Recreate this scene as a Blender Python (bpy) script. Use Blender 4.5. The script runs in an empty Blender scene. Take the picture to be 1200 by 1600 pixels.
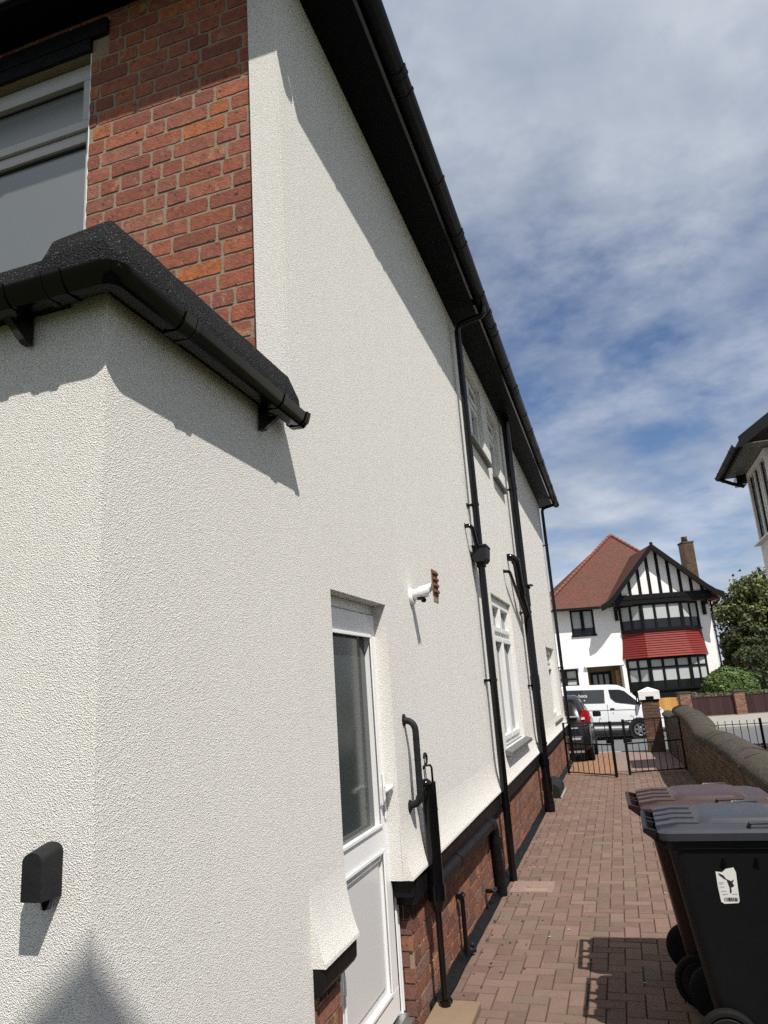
import bpy, bmesh, math, random
from mathutils import Vector, Matrix, noise
rad = math.radians
random.seed(7)
S = bpy.context.scene

# ---------------------------------------------------------------- camera
cam = bpy.data.cameras.new('camera')
cam.sensor_fit = 'VERTICAL'; cam.sensor_height = 36.0
cam.lens = 36.0 * 1117.6 / 1600.0
cam.clip_start = 0.05; cam.clip_end = 2000
co = bpy.data.objects.new('camera', cam); S.collection.objects.link(co)
yaw, pit, rol = rad(16.795), rad(13.938), rad(-4.047)
F = Vector((-math.sin(yaw) * math.cos(pit), math.cos(yaw) * math.cos(pit), math.sin(pit)))
R0 = Vector((math.cos(yaw), math.sin(yaw), 0)); U0 = R0.cross(F)
R = math.cos(rol) * R0 + math.sin(rol) * U0
U = -math.sin(rol) * R0 + math.cos(rol) * U0
m = Matrix.Identity(4)
for i in range(3):
    m[i][0], m[i][1], m[i][2] = R[i], U[i], -F[i]
m.translation = Vector((0, 0, 1.7))
co.matrix_world = m
S.camera = co

# ---------------------------------------------------------------- light
SUN = Vector((1.0, -1.12, 2.30)).normalized()
sl = bpy.data.lights.new('sun', 'SUN'); sl.energy = 4.9; sl.angle = rad(0.53); sl.color = (1.0, 0.955, 0.90)
so = bpy.data.objects.new('sun', sl); S.collection.objects.link(so)
so.rotation_euler = (-SUN).to_track_quat('-Z', 'Y').to_euler()
so.location = (20, -30, 40)
W = bpy.data.worlds.new('World'); S.world = W; W.use_nodes = True
SKY = dict(strength=0.07, cloud=(7.2, 7.8, 8.8))
def world():
    nt = W.node_tree; N = nt.nodes; L = nt.links
    for n in list(N): N.remove(n)
    out = N.new('ShaderNodeOutputWorld'); bg = N.new('ShaderNodeBackground')
    sky = N.new('ShaderNodeTexSky'); sky.sky_type = 'NISHITA'; sky.sun_disc = False
    sky.sun_elevation = math.asin(SUN.z); sky.sun_rotation = math.atan2(SUN.x, SUN.y)
    sky.air_density = 1.0; sky.dust_density = 0.6; sky.ozone_density = 3.5
    tc = N.new('ShaderNodeTexCoord')
    sep = N.new('ShaderNodeSeparateXYZ'); L.new(tc.outputs['Generated'], sep.inputs[0])
    def math_(op, a, b=None):
        n = N.new('ShaderNodeMath'); n.operation = op
        for i, v in enumerate((a, b)):
            if v is None: continue
            if isinstance(v, (int, float)): n.inputs[i].default_value = v
            else: L.new(v, n.inputs[i])
        return n.outputs[0]
    z = math_('MAXIMUM', sep.outputs['Z'], 0.0)
    d = math_('ADD', z, 0.22)
    cx = math_('DIVIDE', sep.outputs['X'], d); cy = math_('DIVIDE', sep.outputs['Y'], d)
    cmb = N.new('ShaderNodeCombineXYZ'); L.new(cx, cmb.inputs[0]); L.new(cy, cmb.inputs[1])
    def nz(scale, det, rough, loc, dist=0.0, sc=(1, 1, 1), rz=0):
        mp = N.new('ShaderNodeMapping'); L.new(cmb.outputs[0], mp.inputs[0])
        mp.inputs['Location'].default_value = loc; mp.inputs['Scale'].default_value = sc
        mp.inputs['Rotation'].default_value = (0, 0, rz)
        n = N.new('ShaderNodeTexNoise'); L.new(mp.outputs[0], n.inputs['Vector'])
        n.inputs['Scale'].default_value = scale; n.inputs['Detail'].default_value = det
        n.inputs['Roughness'].default_value = rough; n.inputs['Distortion'].default_value = dist
        return n.outputs['Fac']
    big = nz(0.75, 3, 0.5, (3.1, 1.7, 0))
    med = nz(2.1, 8, 0.55, (0.4, 5.2, 1), 0.1, (1, 1.05, 1), rad(25))
    fine = nz(5.2, 8, 0.62, (2, 1, 3), 0.1, (1, 1.1, 1), rad(30))
    mix = math_('ADD', math_('ADD', math_('MULTIPLY', big, 0.44), math_('MULTIPLY', med, 0.44)), math_('MULTIPLY', fine, 0.27))
    # more cover high up; cloud added behind the camera for the glass to reflect
    mix = math_('ADD', mix, math_('ADD', math_('MULTIPLY', math_('SUBTRACT', z, 0.45), 0.24), math_('MULTIPLY', math_('SUBTRACT', sep.outputs['Y'], 0.7), -0.07)))
    mix = math_('ADD', mix, math_('MULTIPLY', math_('MAXIMUM', math_('SUBTRACT', 0.42, z), 0.0), 0.60))
    rp = N.new('ShaderNodeValToRGB'); L.new(mix, rp.inputs[0])
    rp.color_ramp.elements[0].position = 0.475; rp.color_ramp.elements[0].color = (0.05, 0.05, 0.05, 1)
    rp.color_ramp.elements[1].position = 0.68; rp.color_ramp.elements[1].color = (0.95, 0.95, 0.95, 1)
    e = rp.color_ramp.elements.new(0.565); e.color = (0.50, 0.50, 0.50, 1)
    shade = nz(2.4, 7, 0.55, (7, 2, 5), 0.2)
    rp2 = N.new('ShaderNodeValToRGB'); L.new(shade, rp2.inputs[0])
    c = SKY['cloud']
    rp2.color_ramp.elements[0].position = 0.35; rp2.color_ramp.elements[0].color = (c[0] * .60, c[1] * .64, c[2] * .70, 1)
    rp2.color_ramp.elements[1].position = 0.68; rp2.color_ramp.elements[1].color = (c[0] * 1.15, c[1] * 1.12, c[2] * 1.08, 1)
    mx = N.new('ShaderNodeMix'); mx.data_type = 'RGBA'
    tn = N.new('ShaderNodeMix'); tn.data_type = 'RGBA'; tn.blend_type = 'MULTIPLY'; tn.inputs[0].default_value = 1.0; L.new(sky.outputs[0], tn.inputs[6]); tn.inputs[7].default_value = (0.92, 1.03, 1.18, 1)
    L.new(rp.outputs[0], mx.inputs['Factor']); L.new(tn.outputs[2], mx.inputs[6]); L.new(rp2.outputs[0], mx.inputs[7])
    L.new(mx.outputs[2], bg.inputs['Color']); bg.inputs['Strength'].default_value = SKY['strength']
    L.new(bg.outputs[0], out.inputs[0])
world()
S.view_settings.view_transform = 'Standard'; S.view_settings.look = 'None'
S.view_settings.exposure = 0.3; S.view_settings.gamma = 1.0
S.render.engine = 'CYCLES'
S.cycles.max_bounces = 6; S.cycles.diffuse_bounces = 3; S.cycles.glossy_bounces = 3
S.cycles.use_denoising = False

# ---------------------------------------------------------------- helpers
def link(o): S.collection.objects.link(o); return o
def tag(o, label=None, cat=None, group=None, kind=None):
    if label: o['label'] = label
    if cat: o['category'] = cat
    if group: o['group'] = group
    if kind: o['kind'] = kind
    return o
def thing(name, label, cat, loc=(0, 0, 0), rz=0, group=None, rx=0, ry=0):
    o = bpy.data.objects.new(name, None); link(o); o.empty_display_size = 0.2
    o.location = loc; o.rotation_euler = (rx, ry, rz)
    return tag(o, label, cat, group)

class MB:
    def __init__(s):
        s.bm = bmesh.new(); s.col = s.bm.loops.layers.float_color.new('col'); s.mi = 0; s.c = (1, 1, 1, 1)
    def f(s, pts, sm=False):
        vs = [s.bm.verts.new(p) for p in pts]
        try: fc = s.bm.faces.new(vs)
        except ValueError: return None
        fc.material_index = s.mi; fc.smooth = sm
        for l in fc.loops: l[s.col] = s.c
        return fc
    def fv(s, vs, sm=False):
        try: fc = s.bm.faces.new(vs)
        except ValueError: return None
        fc.material_index = s.mi; fc.smooth = sm
        for l in fc.loops: l[s.col] = s.c
        return fc
    def box(s, x0, x1, y0, y1, z0, z1, bev=0.0):
        v = [s.bm.verts.new(p) for p in ((x0,y0,z0),(x1,y0,z0),(x1,y1,z0),(x0,y1,z0),(x0,y0,z1),(x1,y0,z1),(x1,y1,z1),(x0,y1,z1))]
        fs = [s.fv([v[i] for i in q]) for q in ((3,2,1,0),(4,5,6,7),(0,1,5,4),(1,2,6,5),(2,3,7,6),(3,0,4,7))]
        if bev > 0:
            ed = list({e for f in fs for e in f.edges})
            r = bmesh.ops.bevel(s.bm, geom=ed, offset=bev, segments=2, profile=0.6, affect='EDGES')
            for f in r['faces']:
                f.material_index = s.mi; f.smooth = True
                for l in f.loops: l[s.col] = s.c
        return s
    def obox(s, o, ux, uy, uz, a, b, c):
        o, ux, uy, uz = Vector(o), Vector(ux), Vector(uy), Vector(uz)
        P = lambda i, j, k: o + ux * a[i] + uy * b[j] + uz * c[k]
        v = [s.bm.verts.new(P(*q)) for q in ((0,0,0),(1,0,0),(1,1,0),(0,1,0),(0,0,1),(1,0,1),(1,1,1),(0,1,1))]
        for q in ((3,2,1,0),(4,5,6,7),(0,1,5,4),(1,2,6,5),(2,3,7,6),(3,0,4,7)): s.fv([v[i] for i in q])
        return s
    def ext(s, prof, path_fn, ts, caps=True, sm=False, closed=True):
        """sweep a profile: path_fn(t, p) gives the point for profile point p at parameter t"""
        rows = [[s.bm.verts.new(path_fn(t, p)) for p in prof] for t in ts]
        n = len(prof)
        for a, b in zip(rows, rows[1:]):
            for i in range(n if closed else n - 1):
                j = (i + 1) % n
                s.fv([a[i], a[j], b[j], b[i]], sm)
        if caps and closed:
            s.fv(rows[0][::-1]); s.fv(rows[-1])
        return s
    def tube(s, pts, r, n=14, sm=True, caps=True, sx=1.0):
        pts = [Vector(p) for p in pts]
        rs = r if isinstance(r, (list, tuple)) else [r] * len(pts)
        up = None; rows = []
        for i, p in enumerate(pts):
            if i == 0: d = pts[1] - p
            elif i == len(pts) - 1: d = p - pts[i - 1]
            else: d = (pts[i + 1] - p).normalized() + (p - pts[i - 1]).normalized()
            d.normalize()
            if up is None:
                up = Vector((0, 0, 1)) if abs(d.z) < 0.9 else Vector((0, 1, 0))
            a = up - d * up.dot(d)
            if a.length < 1e-4: a = Vector((1, 0, 0)) - d * d.x
            a.normalize(); b = d.cross(a); up = a
            rows.append([s.bm.verts.new(p + (a * math.cos(t) + b * math.sin(t) * sx) * rs[i]) for t in [2 * math.pi * k / n for k in range(n)]])
        for A, B in zip(rows, rows[1:]):
            for i in range(n):
                j = (i + 1) % n; s.fv([A[i], A[j], B[j], B[i]], sm)
        if caps: s.fv(rows[0][::-1]); s.fv(rows[-1])
        return s
    def loft(s, rings, sm=True, caps=True):
        rows = [[s.bm.verts.new(p) for p in r] for r in rings]; n = len(rows[0])
        for A, B in zip(rows, rows[1:]):
            for i in range(n):
                j = (i + 1) % n; s.fv([A[i], A[j], B[j], B[i]], sm)
        if caps: s.fv(rows[0][::-1]); s.fv(rows[-1])
        return s
    def lathe(s, c, axis, prof, n=24, sm=True):
        """prof: list of (distance along axis, radius)"""
        c = Vector(c); ax = Vector(axis).normalized()
        a = ax.orthogonal().normalized(); b = ax.cross(a)
        rings = [[c + ax * h + (a * math.cos(t) + b * math.sin(t)) * max(r, 1e-4) for t in [2 * math.pi * k / n for k in range(n)]] for h, r in prof]
        return s.loft(rings, sm)
    def ball(s, c, r, n=12, sc=(1, 1, 1)):
        c = Vector(c); rings = []
        for i in range(1, n // 2):
            th = math.pi * i / (n // 2)
            rings.append([c + Vector((r * math.sin(th) * math.cos(p) * sc[0], r * math.sin(th) * math.sin(p) * sc[1], r * math.cos(th) * sc[2])) for p in [2 * math.pi * k / n for k in range(n)]])
        return s.loft(rings)
    def build(s, name, mats, parent=None, label=None, angle=None, fix=True):
        if fix: bmesh.ops.recalc_face_normals(s.bm, faces=s.bm.faces)
        if angle is not None:
            s.bm.normal_update()
            for f in s.bm.faces: f.smooth = True
            for e in s.bm.edges:
                if len(e.link_faces) == 2 and e.calc_face_angle(0) > rad(angle): e.smooth = False
        me = bpy.data.meshes.new(name)
        if parent is not None and parent.get('_w'):
            off = Vector(parent['_w']); 
            for v in s.bm.verts: v.co -= off
        s.bm.to_mesh(me); s.bm.free()
        for mm in (mats if isinstance(mats, (list, tuple)) else [mats]): me.materials.append(mm)
        o = bpy.data.objects.new(name, me); link(o)
        if parent is not None:
            o.parent = parent
            if parent.get('_w'): o['_w'] = parent['_w']
        if label: o['label'] = label
        return o
def wthing(name, label, cat, loc, group=None):
    """a thing whose parts are given in world coordinates; its Empty stands at loc"""
    o = thing(name, label, cat, loc, 0, group); o['_w'] = loc; return o

def arc(c, r, a0, a1, n, f):
    return [f(c[0] + r * math.cos(a0 + (a1 - a0) * i / n), c[1] + r * math.sin(a0 + (a1 - a0) * i / n)) for i in range(n + 1)]

# ---------------------------------------------------------------- materials
def mat(name, col, rough=0.6, spec=0.5, metal=0.0, bump=None, var=None, attr=False, trans=0.0, ior=1.45, coat=0.0, dirt=None):
    """bump: list of (kind, scale, strength, distance); var: list of (scale, amount, colour2)"""
    M = bpy.data.materials.new(name); M.use_nodes = True
    nt = M.node_tree; N = nt.nodes; L = nt.links; b = N['Principled BSDF']
    b.inputs['Roughness'].default_value = rough; b.inputs['Specular IOR Level'].default_value = spec
    b.inputs['Metallic'].default_value = metal; b.inputs['Transmission Weight'].default_value = trans
    b.inputs['IOR'].default_value = ior; b.inputs['Coat Weight'].default_value = coat
    b.inputs['Base Color'].default_value = (*col, 1)
    tc = N.new('ShaderNodeTexCoord'); cur = None
    def mixc(fac, a, bb, mode='MIX'):
        x = N.new('ShaderNodeMix'); x.data_type = 'RGBA'; x.blend_type = mode
        if isinstance(fac, (int, float)): x.inputs[0].default_value = fac
        else: L.new(fac, x.inputs[0])
        for i, v in ((6, a), (7, bb)):
            if isinstance(v, tuple): x.inputs[i].default_value = (*v[:3], 1)
            else: L.new(v, x.inputs[i])
        return x.outputs[2]
    if attr:
        at = N.new('ShaderNodeAttribute'); at.attribute_name = 'col'
        cur = mixc(1.0, at.outputs['Color'], tuple(col), 'MULTIPLY')
    for vv in (var or []):
        sc, amt, c2 = vv[:3]; lo, hi = vv[3:5] if len(vv) > 3 else (0.4, 0.68)
        n = N.new('ShaderNodeTexNoise'); L.new(tc.outputs['Object'], n.inputs['Vector'])
        if isinstance(sc, tuple):
            mp = N.new('ShaderNodeMapping'); mp.inputs['Scale'].default_value = sc
            L.new(tc.outputs['Object'], mp.inputs[0]); L.new(mp.outputs[0], n.inputs['Vector']); n.inputs['Scale'].default_value = 1.0
        else: n.inputs['Scale'].default_value = sc
        n.inputs['Detail'].default_value = 6; n.inputs['Roughness'].default_value = 0.6
        rp = N.new('ShaderNodeMapRange'); L.new(n.outputs['Fac'], rp.inputs[0])
        rp.inputs[1].default_value = lo; rp.inputs[2].default_value = hi; rp.inputs[3].default_value = 0; rp.inputs[4].default_value = amt
        cur = mixc(rp.outputs[0], cur if cur is not None else tuple(col), tuple(c2))
    if cur is not None: L.new(cur, b.inputs['Base Color'])
    prev = None
    for (kind, sc, st, dist) in (bump or []):
        if kind == 'V':
            n = N.new('ShaderNodeTexVoronoi'); n.inputs['Scale'].default_value = sc; o = n.outputs['Distance']
        elif kind == 'W':
            n = N.new('ShaderNodeTexWave'); n.bands_direction = 'Z'; n.wave_profile = 'SAW'; n.inputs['Scale'].default_value = sc; o = n.outputs['Fac']
        else:
            n = N.new('ShaderNodeTexNoise'); n.inputs['Scale'].default_value = sc; n.inputs['Detail'].default_value = 4; o = n.outputs['Fac']
        L.new(tc.outputs['Object'], n.inputs['Vector'])
        bp = N.new('ShaderNodeBump'); bp.inputs['Strength'].default_value = st; bp.inputs['Distance'].default_value = dist
        L.new(o, bp.inputs['Height'])
        if prev is not None: L.new(prev, bp.inputs['Normal'])
        prev = bp.outputs[0]
    if prev is not None: L.new(prev, b.inputs['Normal'])
    return M

M = {}
M['render'] = mat('cream_render', (0.79, 0.768, 0.715), 0.9, 0.2, bump=[('V', 270, 1.0, 0.0028), ('V', 450, 1.0, 0.0013), ('N', 2.0, 0.08, 0.02)], var=[(0.7, 0.2, (0.745, 0.72, 0.665)), ((5, 5, .6), 0.15, (0.69, 0.665, 0.61)), (300, 0.2, (0.67, 0.65, 0.60))])  # fine dark speckle stands in for shade in the pits of the grain
M['bead'] = mat('corner_bead_white', (0.78, 0.75, 0.685), 0.88, 0.2, bump=[('V', 250, 0.9, 0.003), ('V', 420, .7, 0.002)])
M['brick'] = mat('clay_brick', (1, 1, 1), 0.85, 0.25, bump=[('N', 90, 0.6, 0.006), ('N', 18, 0.5, 0.01)], var=[(45, 0.5, (0.10, 0.045, 0.03)), (7, 0.7, (0.40, 0.25, 0.13), .60, .66), (24, 0.4, (0.15, 0.055, 0.045)), (38, 0.85, (0.04, 0.022, 0.016), .63, .68)], attr=True)
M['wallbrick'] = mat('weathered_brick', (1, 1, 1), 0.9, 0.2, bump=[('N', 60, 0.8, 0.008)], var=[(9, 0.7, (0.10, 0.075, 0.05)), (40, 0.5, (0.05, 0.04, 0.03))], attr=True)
M['mortar'] = mat('grey_mortar', (0.275, 0.215, 0.155), 0.95, 0.15, bump=[('N', 120, 0.7, 0.004)], var=[(14, 0.5, (0.20, 0.155, 0.112))])
M['paver'] = mat('concrete_paver', (1, 1, 1), 0.85, 0.3, bump=[('N', 140, 0.6, 0.004)], var=[(60, 0.35, (0.085, 0.058, 0.048)), (3.2, 0.5, (0.115, 0.090, 0.055), .5, .72), (0.9, 0.35, (0.15, 0.112, 0.072)), (14, .3, (.19, .135, .108))], attr=True)
M['sand'] = mat('joint_sand', (0.062, 0.044, 0.034), 0.95, 0.1, bump=[('N', 120, 0.7, 0.004)])
M['black'] = mat('black_gloss_plastic', (0.003, 0.003, 0.0035), 0.13, 0.42, var=[(7, 0.25, (0.010, 0.010, 0.010))], bump=[('N', 8, 0.03, 0.01)])
M['eaveblack'] = mat('weathered_black_plastic', (0.004, 0.004, 0.0045), 0.35, 0.14, var=[(5, 0.4, (0.010, 0.010, 0.010))], bump=[('N', 8, 0.03, 0.01)])
M['soffit'] = mat('black_soffit_board', (0.003, 0.0033, 0.0045), 0.5, 0.08, bump=[('N', 3, 0.05, 0.02)])
M['blackpaint'] = mat('black_masonry_paint', (0.004, 0.004, 0.0045), 0.5, 0.22, bump=[('N', 50, 0.6, 0.006)], var=[(20, 0.5, (0.014, 0.013, 0.012))])
M['iron'] = mat('black_painted_iron', (0.005, 0.005, 0.005), 0.5, 0.25, bump=[('N', 60, 0.3, 0.003)])
M['felt'] = mat('mineral_felt', (0.012, 0.012, 0.0125), 0.8, 0.12, bump=[('V', 190, 1.0, 0.005)], var=[(4, 0.5, (0.020, 0.020, 0.019)), (165, 0.9, (0.12, 0.12, 0.12), .58, .66), (95, 0.7, (0.07, 0.07, 0.07), .64, .70)])
M['upvc'] = mat('white_upvc', (0.78, 0.78, 0.77), 0.32, 0.5, var=[(2.5, 0.15, (0.68, 0.68, 0.66))])
M['upvcgrey'] = mat('shaded_white_upvc', (0.46, 0.455, 0.44), 0.4, 0.4, var=[(4, 0.4, (0.38, 0.37, 0.355))])  # white frame greyed in its colour to stand for the shade on it
M['panel'] = mat('white_door_panel', (0.58, 0.58, 0.57), 0.35, 0.5)
M['glass'] = mat('window_glass', (0.035, 0.042, 0.045), 0.04, 0.6, ior=1.52, bump=[('N', 1.3, 0.02, 0.05)])
M['frost'] = mat('frosted_door_glass', (0.035, 0.045, 0.045), 0.13, 0.55, ior=1.5, bump=[('N', 0.9, 0.03, 0.05)])
M['bigglass'] = mat('pale_sky_toned_glass', (0.125, 0.135, 0.132), 0.22, 0.5, ior=2.0, var=[(1.1, 0.5, (0.15, 0.16, 0.157))])  # base colour lightened to stand in for sky reflected in the panes
M['sill'] = mat('grey_painted_sill', (0.11, 0.11, 0.105), 0.5, 0.4, bump=[('N', 40, 0.2, 0.004)], var=[(9, 0.4, (0.17, 0.165, 0.155))])
M['alu'] = mat('threshold_metal', (0.5, 0.5, 0.5), 0.35, 0.5, metal=0.9)
M['terracotta'] = mat('terracotta_vent', (0.17, 0.085, 0.055), 0.85, 0.2, bump=[('N', 60, 0.4, 0.004)])
M['tile'] = mat('clay_roof_tile', (0.125, 0.048, 0.035), 0.85, 0.2, bump=[('W', 3.4, 0.7, 0.04), ('N', 30, 0.5, 0.02)], var=[(1.1, 0.6, (0.075, 0.05, 0.036)), ((7, 7, 16), 0.8, (0.20, 0.085, 0.06)), ((9, 9, 22), 0.75, (0.06, 0.038, 0.03))])
M['ridge'] = mat('orange_ridge_tile', (0.19, 0.068, 0.048), 0.8, 0.3, bump=[('N', 20, 0.4, 0.02)], var=[(2.2, 0.7, (0.18, 0.06, 0.04))])
M['redtile'] = mat('red_apron_tile', (0.185, 0.026, 0.021), 0.6, 0.2, var=[(5, 0.5, (0.15, 0.022, 0.02)), (14, 0.4, (0.27, 0.045, 0.035))], bump=[('N', 20, 0.3, 0.01)])
M['whitewall'] = mat('white_roughcast', (0.80, 0.79, 0.77), 0.9, 0.2, bump=[('N', 6, 0.25, 0.03), ('N', 60, 0.4, 0.006)], var=[(1.4, 0.3, (0.72, 0.71, 0.68)), (6, 0.2, (0.66, 0.65, 0.62))])
M['timber'] = mat('black_timber', (0.006, 0.006, 0.0065), 0.55, 0.2, bump=[('N', 30, 0.3, 0.006)])
M['blind'] = mat('pale_window_blind', (0.42, 0.44, 0.42), 0.7, 0.3, var=[(3, 0.3, (0.34, 0.36, 0.35))])
M['darkglass'] = mat('dark_room_glass', (0.012, 0.013, 0.015), 0.06, 0.5)
M['oak'] = mat('varnished_oak', (0.32, 0.17, 0.06), 0.45, 0.5, var=[((2, 40, 3), 0.6, (0.22, 0.11, 0.04))])
M['gatewood'] = mat('tan_boarded_timber', (0.50, 0.27, 0.075), 0.6, 0.35, var=[(6, 0.5, (0.38, 0.20, 0.06))], attr=True)
M['darkboard'] = mat('dark_red_brown_boards', (0.035, 0.014, 0.016), 0.55, 0.4, attr=True, var=[(5, 0.4, (0.05, 0.022, 0.022))])
M['asphalt'] = mat('asphalt', (0.115, 0.118, 0.122), 0.9, 0.25, bump=[('N', 60, 0.5, 0.006)], var=[(0.6, 0.4, (0.095, 0.097, 0.10)), (40, 0.4, (0.16, 0.16, 0.165))])
M['pave'] = mat('pavement_concrete', (0.30, 0.285, 0.255), 0.9, 0.2, bump=[('N', 40, 0.3, 0.004)], var=[(1.5, 0.5, (0.24, 0.23, 0.205))])
M['pinkpath'] = mat('pink_concrete', (0.23, 0.160, 0.138), 0.9, 0.2, bump=[('N', 40, 0.3, 0.004)], var=[(1.8, 0.6, (0.18, 0.130, 0.112)), (12, 0.3, (0.26, 0.20, 0.175))])
M['pavedull'] = mat('worn_gully_slab', (0.25, 0.165, 0.14), 0.9, 0.2, bump=[('N', 40, 0.4, 0.004)], var=[(14, 0.6, (0.17, 0.13, 0.11))])
M['earth'] = mat('garden_earth', (0.06, 0.06, 0.03), 0.95, 0.1, bump=[('N', 10, 0.6, 0.05)], var=[(0.5, 0.7, (0.05, 0.075, 0.025))])
M['moss'] = mat('mossy_coping', (0.060, 0.051, 0.041), 0.92, 0.15, bump=[('N', 50, 1.0, 0.012), ('N', 14, 0.6, 0.03)], var=[(5, 0.7, (0.045, 0.044, 0.033)), (25, 0.45, (0.11, 0.098, 0.082))])
M['whitepaint'] = mat('white_painted_concrete', (0.80, 0.79, 0.76), 0.7, 0.3, bump=[('N', 30, 0.2, 0.004)])
M['vanwhite'] = mat('white_van_paint', (0.76, 0.77, 0.77), 0.22, 0.5, coat=0.6)
M['carblack'] = mat('dark_car_paint', (0.009, 0.009, 0.010), 0.25, 0.35, coat=0.3)
M['rubber'] = mat('tyre_rubber', (0.007, 0.007, 0.007), 0.8, 0.2)
M['trim'] = mat('black_vehicle_trim', (0.015, 0.015, 0.016), 0.5, 0.5)
M['alloy'] = mat('wheel_alloy', (0.33, 0.33, 0.34), 0.35, 0.5, metal=0.8)
M['redlens'] = mat('red_lamp_lens', (0.22, 0.004, 0.006), 0.12, 0.6)
M['clearlens'] = mat('clear_lamp_lens', (0.42, 0.40, 0.40), 0.1, 0.6)
M['plate'] = mat('white_number_plate', (0.7, 0.7, 0.7), 0.4, 0.5)
M['ink'] = mat('black_print', (0.02, 0.02, 0.02), 0.6, 0.3)
M['paper'] = mat('white_paper_sticker', (0.72, 0.72, 0.68), 0.6, 0.3, var=[(30, 0.3, (0.6, 0.6, 0.55))])
M['binblack'] = mat('charcoal_bin_plastic', (0.0065, 0.007, 0.008), 0.45, 0.2, bump=[('N', 220, 0.25, 0.002)], var=[(6, 0.35, (0.010, 0.0105, 0.011))])
M['bingrey'] = mat('faded_grey_bin_lid', (0.034, 0.037, 0.043), 0.38, 0.4, bump=[('N', 220, 0.25, 0.002), ('N', 5, 0.06, 0.02)], var=[(5, 0.4, (0.05, 0.053, 0.06))])
M['binbrown'] = mat('brown_bin_plastic', (0.017, 0.0065, 0.005), 0.42, 0.25, bump=[('N', 220, 0.25, 0.002)], var=[(6, 0.4, (0.018, 0.008, 0.006))])
M['binlidbrown'] = mat('faded_brown_bin_lid', (0.046, 0.027, 0.024), 0.38, 0.4, bump=[('N', 220, 0.25, 0.002)], var=[(5, 0.5, (0.066, 0.043, 0.040))])
M['bark'] = mat('bark', (0.07, 0.05, 0.035), 0.95, 0.1, bump=[('N', 12, 0.8, 0.03)])
M['leaf'] = mat('leaf_green', (1, 1, 1), 0.55, 0.35, attr=True)
M['stone'] = mat('tan_stone_slab', (0.205, 0.145, 0.092), 0.85, 0.25, bump=[('N', 50, 0.3, 0.004)], var=[(4, 0.5, (0.165, 0.118, 0.076)), (30, .4, (.24, .175, .12))])
M['mattgrey'] = mat('matt_dark_plastic', (0.012, 0.012, 0.013), 0.6, 0.25, bump=[('N', 60, 0.4, 0.004)], var=[(25, 0.5, (0.022, 0.022, 0.022))])
M['ivory'] = mat('ivory_bay_paint', (0.66, 0.65, 0.62), 0.6, 0.4)
M['greyrender'] = mat('grey_white_render', (0.66, 0.64, 0.60), 0.9, 0.2, bump=[('N', 50, 0.4, 0.006)])
def forecourt_mat():
    Mx = mat('orange_brick_paving', (0.3, 0.16, 0.09), 0.9, 0.2)
    nt = Mx.node_tree; N = nt.nodes; L = nt.links
    tc = N.new('ShaderNodeTexCoord'); b = N.new('ShaderNodeTexBrick')
    L.new(tc.outputs['Object'], b.inputs['Vector']); b.inputs['Scale'].default_value = 1
    b.inputs['Brick Width'].default_value = 0.2; b.inputs['Row Height'].default_value = 0.1; b.inputs['Mortar Size'].default_value = 0.006
    b.inputs['Color1'].default_value = (0.30, 0.16, 0.095, 1); b.inputs['Color2'].default_value = (0.24, 0.135, 0.085, 1); b.inputs['Mortar'].default_value = (0.09, 0.06, 0.04, 1)
    L.new(b.outputs['Color'], N['Principled BSDF'].inputs['Base Color']); return Mx
M['forecourt'] = forecourt_mat()

# ---------------------------------------------------------------- ground and roads
def gz(y):
    if y < 13.9: return 0.0
    if y < 29.5: return -0.046 * (y - 13.9)
    return -0.046 * 15.6
GZ = gz(40)
def strip(name, x0, x1, ys, dz, material, label=None, xs=None):
    b = MB()
    for a, c in zip(ys, ys[1:]):
        b.f([(x0, a, gz(a) + dz), (x1, a, gz(a) + dz), (x1, c, gz(c) + dz), (x0, c, gz(c) + dz)])
    o = b.build(name, material); o['kind'] = 'structure'
    return o
strip('ground', -260, 260, [-60, 13.9, 29.5, 420], -0.035, M['earth'])
strip('forecourt', -9, 6.5, [13.9, 20.72], -0.006, M['forecourt'])
strip('concrete_path', -0.34, 0.95, [14.35, 20.72], 0.002, M['pinkpath'])
strip('road', -120, 120, [20.9, 29.5, 31.85], -0.012, M['asphalt'])
def kerb(name, y0, y1, top):
    b = MB(); x = -60
    while x < 60:
        z = gz((y0 + y1) / 2); b.box(x, x + 0.9, y0, y1, z - 0.15, z + top, 0.012); x += 0.908
    o = b.build(name, M['pave']); o['kind'] = 'structure'
kerb('kerb_near', 20.735, 20.86, 0.02); kerb('kerb_far', 31.86, 32.0, 0.11)
b = MB(); b.box(-120, 120, 32.01, 47.9, GZ - 0.2, GZ + 0.10); o = b.build('pavement', M['pave']); o['kind'] = 'structure'

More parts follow.
